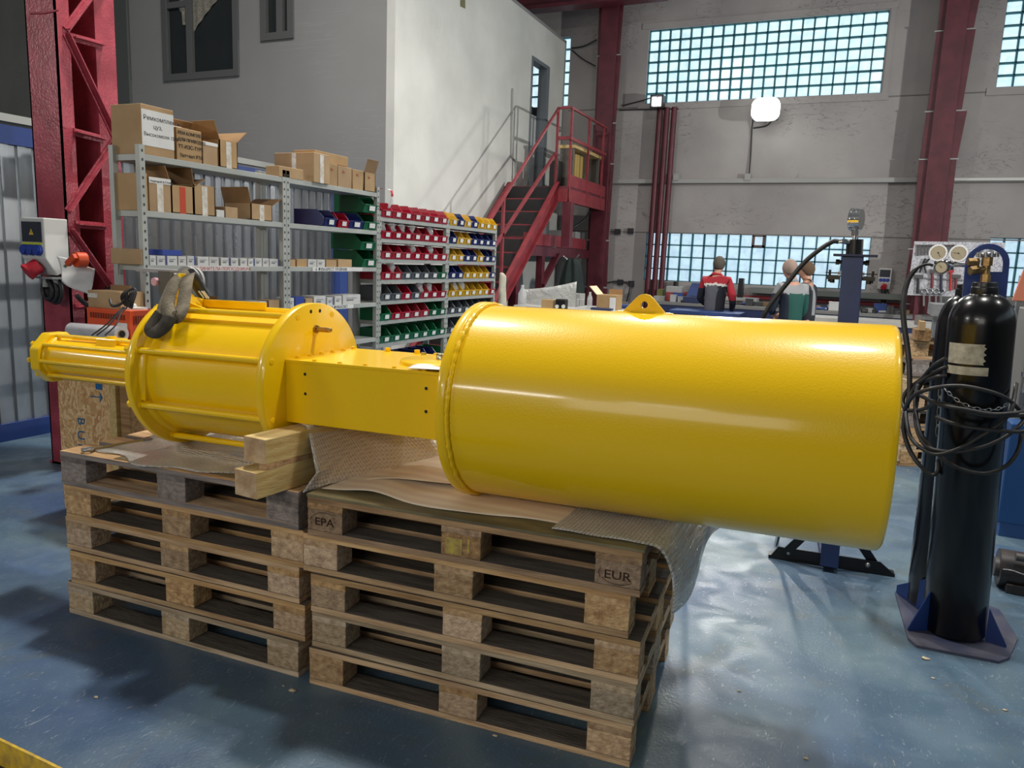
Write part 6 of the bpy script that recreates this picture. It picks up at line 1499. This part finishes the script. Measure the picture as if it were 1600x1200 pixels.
for (px0, py0, px1, py1, h) in ((1418, 985, 1453, 950, .20), (1572, 1012, 1548, 985, .15)):
    a, b = aZ(px0, py0, .012), aZ(px1, py1, .012); b = c1b+(a-c1b).normalized()*.125; b.z = .012; a.z = .012; sdv = (b-a).cross(Vector((0, 0, 1))).normalized()*.003
    build('gusset', MB().add([a-sdv, b-sdv, b-sdv+Vector((0, 0, h)), a-sdv+Vector((0, 0, .01)), a+sdv, b+sdv, b+sdv+Vector((0, 0, h)), a+sdv+Vector((0, 0, .01))], [(0, 1, 2, 3), (7, 6, 5, 4), (0, 4, 5, 1), (1, 5, 6, 2), (2, 6, 7, 3), (3, 7, 4, 0)]), dblue, ct2, world=True)
a = aZ(1400, 926, .014); b = aY(1452, 903, 3.86); b.z = .014; b2 = aY(1452, 903, 3.86); a2 = aZ(1445, 952, .014)
build('rear_gusset', MB().add([a, a2, b, a+Vector((0, 0, .04)), a2+Vector((0, 0, .02)), b2], [(0, 2, 1), (3, 4, 5), (0, 1, 4, 3), (1, 2, 5, 4), (2, 0, 3, 5)]), dblue, ct2, world=True)
# chain
chn = thing('chain', 'thin steel chain slung across the front gas bottle', 'chain', (.6, 3.6, 1.0))
def chain_links(pts, n, name='chain_link'):
    P_ = spline(pts, 10); L__ = [0]
    for i in range(1, len(P_)): L__.append(L__[-1]+(P_[i]-P_[i-1]).length)
    for k in range(n):
        s = L__[-1]*(k+.5)/n; i = next(j for j in range(1, len(P_)) if L__[j] >= s); d__ = (P_[i]-P_[i-1]).normalized(); c = P_[i-1]+d__*(s-L__[i-1])
        ln = L__[-1]/n*.62; u = d__.cross(Vector((0, 1, .2))).normalized() if k % 2 == 0 else d__.cross(Vector((0, .2, 1))).normalized()
        build(name, MB().tube([c+d__*ln*math.cos(t)+u*.006*math.sin(t) for t in [2*PI*i_/10 for i_ in range(10)]], .0018, 6, closed=True, smooth=2), steel, chn, world=True)
R1 = .129
def on_b(a, z): return Vector((c1b.x+TILT*z+R1*math.cos(a), c1b.y+R1*math.sin(a), z))
chain_links([on_b(PI*(1.10+.09*k), 1.115-.055*math.sin(PI*k/9)-.004*k) for k in range(9)], 15)
chain_links([aY(1469, 606, 3.80), aY(1467, 640, 3.79), aY(1464, 680, 3.78)], 5)
# regulator with gauges on the rear bottle
rg = thing('pressure_regulator', 'three dial pressure regulator left of the blue arched handle', 'regulator', aY(1480, 415, 3.93))
YR = 3.93
dialm = mat('dial_cream', sr(216, 206, 178), .4)
def gauge(px, py, y, r, face=dialm, rim=steel, an=.6):
    c = aY(px, py, y); d = (CP-c); d.z = 0; d.normalize(); d = (d+Vector((-.12, 0, .05))).normalized(); side = d.cross(Vector((0, 0, 1))).normalized(); up_ = side.cross(d)
    g = build('gauge_case', MB().cyl(c-d*.028, c, r, n=40).cyl(c, c+d*.006, r*1.08, n=40), rim, rg, world=True)
    build('gauge_dial', MB().cyl(c+d*.006, c+d*.0065, r*.88, n=36), face, g, world=False) if False else build('gauge_dial', MB().cyl(c+d*.006, c+d*.0068, r*.88, n=36), face, rg, world=True)
    mb = MB(); tip = c+d*.0075+side*r*.6*math.cos(an)+up_*r*.6*math.sin(an); mb.beam(c+d*.0075, tip, .002, .0006, up=tuple(d)); mb.cyl(c+d*.007, c+d*.009, r*.09, n=10)
    for k in range(11):
        t = math.radians(225-27*k); a = c+d*.0072+side*r*.76*math.cos(t)+up_*r*.76*math.sin(t); b = c+d*.0072+side*r*.84*math.cos(t)+up_*r*.84*math.sin(t); mb.beam(a, b, .0015, .0004, up=tuple(d))
    build('gauge_marks', mb, inkk, rg, world=True); return c
ca_ = gauge(1466, 395, YR, .0345, an=4.2); cb2 = gauge(1498, 396, YR, .0345, an=.1); cc2 = gauge(1471, 418, YR-.03, .026, an=.8, rim=black)
ctr = aY(1478, 415, YR+.03)
build('regulator_body', MB().cyl(ctr+Vector((-.05, 0, 0)), ctr+Vector((.03, .0, 0)), .020, n=20).sphere(ctr, .028).cyl(ctr, ca_+Vector((0, .02, -.03)), .008, n=10).cyl(ctr, cb2+Vector((0, .02, -.03)), .008, n=10).cyl(ctr, cc2+Vector((0, .02, 0)), .012, n=12), chrome, rg, world=True)
build('inlet_pipe', MB().cyl(ctr, ctr+Vector((.13, .0, .003)), .0055, n=10).cyl(ctr+Vector((0, 0, .012)), ctr+Vector((.13, 0, .012)), .004, n=10), chrome, rg, world=True)
gh = aY(1458, 415, YR)
single('gas_hose', 'black hose curving left and down from the pressure regulator', 'hose', MB().tube([gh, aY(1448, 413, YR), aY(1433, 419, YR), aY(1421, 434, YR), aY(1414, 455, YR-.02), aY(1411, 480, YR-.05), aY(1413, 510, 3.86), aY(1418, 545, 3.84), aY(1421, 580, 3.82), aY(1420, 620, 3.8), aY(1412, 665, 3.78), aY(1420, 700, 3.75), aY(1438, 728, 3.7), aY(1456, 742, 3.68), aY(1466, 735, 3.68), aY(1466, 718, 3.7)], [.0065, .0075, .011, .012, .012, .012, .012, .011, .010, .010, .010, .008, .008, .008], 12), rubber)
hc = thing('hose_coil', 'loose coil of black hose looped around the front gas bottle', 'hose', (.6, 3.7, .9))
def hy(px, py, dy=0):
    """in front of the bottles on the right, bulging out on the left"""
    return aY(px, py, 3.575+dy)
loops = [
 [(1413, 640, .15), (1428, 618, .05), (1460, 606, .0), (1500, 603, 0), (1540, 610, .0), (1572, 622, .03), (1592, 640, .06), (1600, 655, .12), (1604, 610, .3)],
 [(1478, 560, .06), (1458, 572, .12), (1440, 592, .2), (1420, 607, .25), (1411, 625, .25), (1416, 640, .2), (1440, 640, .1), (1470, 630, 0), (1520, 646, -.01), (1560, 650, -.01), (1600, 648, .0)],
 [(1436, 600, .2), (1432, 612, .1), (1446, 622, .03), (1475, 634, -.01), (1510, 640, -.02), (1550, 647, -.02), (1590, 645, 0), (1606, 640, .1)],
 [(1480, 573, .1), (1455, 585, .15), (1430, 605, .2), (1417, 632, .2), (1416, 655, .15), (1424, 685, .08), (1444, 703, .03), (1466, 710, 0), (1500, 700, -.02), (1530, 683, -.02), (1560, 664, -.01), (1578, 645, .02), (1584, 625, .06), (1588, 600, .2)],
 [(1434, 620, .2), (1430, 650, .12), (1436, 680, .06), (1452, 700, .02), (1490, 706, -.01), (1530, 700, -.01), (1565, 686, .0), (1590, 668, .02), (1605, 650, .1)],
 [(1480, 586, .1), (1460, 590, .12), (1440, 600, .2), (1430, 625, .16), (1433, 655, .1), (1440, 680, .05), (1462, 705, .02), (1480, 722, .0), (1505, 734, 0), (1540, 740, .0), (1572, 728, .03), (1590, 705, .06), (1596, 675, .12)],
 [(1462, 652, .04), (1500, 665, -.01), (1550, 672, -.02), (1600, 674, .0), (1620, 660, .1)],
]
for i, lp in enumerate(loops): build('hose_loop', MB().tube([hy(*p_) for p_ in lp], .0085, 10), rubber, hc, world=True)

# ------------------------------------------------------------------ tool board and right background
YT = 12.3
a, b, c, d = aY(1429, 377, YT), aY(1570, 379, YT), aY(1568, 466, YT), aY(1417, 461, YT)
tbd = thing('tool_board', 'speckled pale tool board mounted before the right-hand red column', 'tool board', ((a.x+b.x)/2, YT+.03, 1.3))
speck = mat('speckled_panel', sr(196, 196, 202), .5, c2=sr(150, 150, 158), scale=60, lo=.45, hi=.6)
build('panel', MB().hexa([d, c, c+Vector((0, .03, 0)), d+Vector((0, .03, 0)), a, b, b+Vector((0, .03, 0)), a+Vector((0, .03, 0))]), speck, tbd, world=True)
build('mount_post', MB().box((a.x+.1, YT+.03, 0), (a.x+.16, YT+.09, a.z)).box((b.x-.2, YT+.03, 0), (b.x-.14, YT+.09, a.z)), maroon, tbd, world=True)
build('tool_rail', MB().beam(aY(1432, 434, YT-.01), aY(1505, 438, YT-.01), .02, .02), steel, tbd, world=True)
def hammer(i, n, px, py0, py1, mk, hm, wdt=.13, lab=''):
    h = aY(px, py0, YT-.03); e = aY(px-1, py1, YT-.03)
    t = thing('hammer', lab, 'hammer', e, group='hammers on the tool board')
    build('handle', MB().cyl(h, e, .016, .02, n=10), mk, t, world=True); build('head', MB().beam(h+Vector((-wdt/2, 0, 0)), h+Vector((wdt/2, 0, 0)), .04, .05), hm, t, world=True)
redh = mat('handle_red', sr(176, 44, 48), .5); blackh = mat('handle_black', sr(40, 40, 44), .6); iron = mat('iron', sr(92, 90, 90), .5, .5)
hammer(0, 5, 1435, 432, 459, blackh, iron, .12, 'leftmost dark hammer on the tool board')
hammer(1, 5, 1457, 424, 450, mat('handle_maroon', sr(110, 44, 50), .6), iron, .07, 'dark red handled hammer below the small dial gauge')
hammer(2, 5, 1471, 426, 456, mat('handle_navy', sr(38, 42, 66), .6), iron, .06, 'dark blue handled hammer in the middle of tool board')
hammer(3, 5, 1486, 423, 454, redh, redh, .07, 'bright red hammer on the tool board')
hammer(4, 5, 1494, 432, 452, mat('handle_maroon', sr(110, 44, 50), .6), iron, .11, 'rightmost hammer on the tool board, right of the red one')
def spanner(px, py0, py1, r, lab, grp, y=YT-.025, w_=.012):
    h = aY(px, py0, y); e = aY(px-.5, py1, y); t = MB().tube([h+Vector((r*math.cos(k), 0, r*math.sin(k))) for k in [2*PI*i/10 for i in range(10)]], r*.35, 6, closed=True, smooth=2)
    t.beam(h+Vector((0, 0, -r)), e, w_*2, w_); single('ring_spanner', lab, 'spanner', t, steel, grp)
for k, px in enumerate((1444, 1453, 1463, 1471)): spanner(px, 455, 478, .035, '%s of four large ring spanners below the tool board' % ['leftmost', 'second', 'third', 'rightmost'][k], 'large ring spanners below the tool board')
for k, px in enumerate((1534, 1551, 1521)): spanner(px, 386 if k < 2 else 410, 402 if k < 2 else 424, .028, 'ring spanner on the board seen through the arched handle, %s' % ['middle', 'right', 'lower left'][k], 'ring spanners seen through the handle')
for k in range(12):
    px = 1434+k*5.2; h = aY(px, 383, YT-.02); e = aY(px-.4, 383+(17-k*.6), YT-.02)
    single('small_spanner', '%s small spanner from the left in the upper row of the tool board' % ORD[k], 'spanner', MB().beam(h, e, .02, .01).beam(h+Vector((-.02, 0, 0)), h+Vector((.02, 0, 0)), .025, .012), iron, 'small spanners in the top row of the tool board')
h = aY(1446, 404, YT-.03); single('pliers', 'black pliers on the left of the tool board', 'pliers', MB().tube([h, h+Vector((-.03, 0, -.09)), h+Vector((-.05, 0, -.2))], .012, 6).tube([h+Vector((.05, 0, 0)), h+Vector((.0, 0, -.09)), h+Vector((.03, 0, -.2))], .012, 6), black)
# aluminium profiles and small pallets behind the bottles
alu = mat('aluminium', sr(186, 188, 190), .35, .7, c2=sr(160, 162, 166), scale=3, stretch=(1, 1, 8))
pbox('aluminium_stack', 'stack of aluminium profile blocks behind the gas bottles', 'profiles', 1457, 1508, 478, 494, 7.0, .5, alu)
pbox('aluminium_block', 'square aluminium block under the profile stack behind the bottles', 'block', 1462, 1500, 494.5, 531, 7.02, .5, mat('aluminium_blue', sr(128, 140, 146), .4, .4))
pbox('wooden_crate', 'small brown carton behind the regulator hose', 'box', 1436, 1447, 503, 516, 6.9, .2, card)
pbox('wooden_block', 'dark wooden block stack under the small brown carton', 'block', 1428, 1456, 516.5, 532, 6.95, .3, pw['brown'][2])
pbox('fittings_pile', 'small pile of shiny fittings left of the aluminium blocks', 'fittings', 1430, 1440, 494, 508, 7.1, .15, steel)
zps = aY(1440, 533, 7.0).z; kk = int(zps/.144)
for k in range(kk+1):
    r = copy_tree(protos[['tan', 'grey', 'pale', 'tan', 'grey', 'tan', 'pale', 'tan', 'pale'][k % 9]]); zz = zps-.002-.144*(k+1)
    if zz < -.02: COL.objects.unlink(r) if False else None
    a_ = aY(1424, 560, 6.9)
    r.location = (a_.x+.02*(k % 2), 6.95, max(zz, 0) if k == kk else zz); r.rotation_euler = (0, 0, .5+.02*(k % 3))
    r['label'] = '%s pallet from the top of the distant stack behind the gas bottles' % ORD[k]; r['group'] = 'pallets behind the gas bottles'
    if zz < 0: r.location.z = 0
# orange board, grey machine, cabinet, black motor at the right edge
a, b = aY(1582, 470, 6.0), aY(1640, 420, 6.0)
ob = thing('orange_board', 'flat orange board standing at the right edge behind the bottles', 'board', ((a.x+b.x)/2, 6.0, a.z-.4))
build('panel', MB().hexa([(a.x, 6, a.z), (b.x, 6, a.z), (b.x, 6.03, a.z), (a.x, 6.03, a.z), (a.x+.04, 6, b.z), (b.x, 6, b.z), (b.x, 6.03, b.z), (a.x+.04, 6.03, b.z)]), mat('board_orange', sr(200, 122, 96), .6), ob, world=True, bevel=.004)
build('support', MB().box((b.x-.15, 6.03, 0), (b.x-.1, 6.08, b.z-.05)), steel, ob, world=True)
a, b = aY(1592, 612, 5.6), aY(1660, 485, 5.6)
gm = thing('grey_machine', 'grey metal machine with a round chromed part at the right edge', 'machine', ((a.x+b.x)/2, 5.9, 0))
build('machine_body', MB().box((a.x, 5.62, 0), (b.x, 6.0-.02, b.z)), mat('machine_grey', sr(120, 120, 118), .5), gm, world=True, bevel=.01)
build('round_chrome', MB().cyl((a.x+.05, 5.58, a.z), (a.x+.05, 5.58, a.z+.42), .045, n=20).cyl((a.x+.05, 5.58, a.z+.1), (a.x+.05, 5.58, a.z+.13), .055, n=20), chrome, gm, world=True)
a, b = aZ(1556, 840, 0), aZ(1600, 846, 0)
cbn = thing('blue_cabinet', 'blue steel cabinet standing at the right edge behind the gas bottles', 'cabinet', (1.3, 5.6, 0))
build('cabinet_body', MB().box((a.x+.0, 5.35, .09), (a.x+1.1, 5.56, aY(1560, 690, 5.35).z+.12)), mat('cabinet_blue', sr(28, 72, 126), .45), cbn, world=True, bevel=.008)
build('plinth', MB().box((a.x+.02, 5.37, 0), (a.x+1.08, 5.55, .09)), mat('cabinet_plinth', sr(50, 92, 150), .5), cbn, world=True)
m0 = aZ(1560, 925, 0)
mt = thing('electric_motor', 'dark motor unit lying on the floor at the right edge', 'motor', (m0.x+.25, m0.y+.12, 0))
build('motor_body', MB().cyl((m0.x, m0.y+.1, .10), (m0.x+.45, m0.y+.1, .10), .095, n=28).box((m0.x+.03, m0.y, 0), (m0.x+.4, m0.y+.2, .05)), mat('motor_dark', sr(34, 32, 34), .45, c2=sr(60, 52, 48), scale=12), mt, world=True, bevel=.004)
build('motor_flange', MB().cyl((m0.x-.02, m0.y+.1, .10), (m0.x+.01, m0.y+.1, .10), .05, n=20).cyl((m0.x+.05, m0.y+.0, .2), (m0.x+.4, m0.y+.0, .19), .02, n=12), iron, mt, world=True)
build('wire', MB().tube([(m0.x+.0, m0.y-.02, .13), (m0.x+.04, m0.y-.03, .135), (m0.x+.12, m0.y-.03, .12), (m0.x+.3, m0.y-.03, .115)], .003, 6), steel, mt, world=True)
# tray with yellow edge at the bottom left corner
e0, e1 = aZ(-60, 1128, .28), aZ(95, 1203, .28); d_ = (e1-e0).normalized(); n_ = Vector((d_.y, -d_.x, 0))
e0 = e0-d_*.3; e1 = e1+d_*.35
ty = thing('yellow_edged_tray', 'dark steel tray with a yellow painted edge in the bottom left corner', 'tray', (e0+e1)/2*1-Vector((0, 0, .28)))
def strip3(o0, o1, z0, z1): return MB().hexa([e0+n_*o0+Vector((0, 0, z0-.28)), e1+n_*o0+Vector((0, 0, z0-.28)), e1+n_*o1+Vector((0, 0, z0-.28)), e0+n_*o1+Vector((0, 0, z0-.28)), e0+n_*o0+Vector((0, 0, z1-.28)), e1+n_*o0+Vector((0, 0, z1-.28)), e1+n_*o1+Vector((0, 0, z1-.28)), e0+n_*o1+Vector((0, 0, z1-.28))])
build('yellow_edge', strip3(-.003, .004, .20, .285), mat('edge_yellow', sr(214, 178, 40), .5, c2=sr(170, 140, 60), scale=40), ty, world=True)
build('tray_floor', strip3(.03, .5, .18, .20), mat('tray_grey', sr(120, 116, 112), .7), ty, world=True)
build('tray_side', strip3(.004, .03, .0, .21), mat('tray_dark', sr(50, 40, 22), .7), ty, world=True)
# wood chips on the floor
random.seed(77)
chipm = mat('wood_chip', sr(206, 190, 160), .8)
for k, (px, py, lab) in enumerate(((457, 1080, 'wood chip on the dark floor in front of the gap between stacks'), (528, 1055, 'pointed wood splinter stuck at the foot of the right stack'), (443, 1072, 'tiny chip just left of the larger chip on the floor'), (774, 1150, 'small pale chip in front of the right stack'), (1446, 1030, 'pale flake on the floor beside the cart base'), (1076, 919, 'small chip on the floor right of the right stack'), (150, 1090, 'bright crumb on the floor at the lower left'), (1155, 1080, 'white crumb on the bright floor right of stacks'), (1260, 1186, 'white crumb near the bottom edge right of the stacks'), (1570, 1110, 'pale crumb on the blue floor at the far right'), (1458, 1060, 'pale crumb below the cart base on the floor'))):
    c = aZ(px, py, 0); s_ = (.011, .009, .004, .006, .011, .008, .006, .005, .006, .006, .005)[k]
    mb = MB(); mb.sphere((0, 0, 0), s_, 8, sc=(1.5, .9, .4)); mb.v = [v*(1+random.uniform(-.3, .3))+c+Vector((0, 0, s_*.35)) for v in mb.v]
    single('wood_chip', lab, 'wood chip', mb, chipm, 'chips and crumbs on the floor')
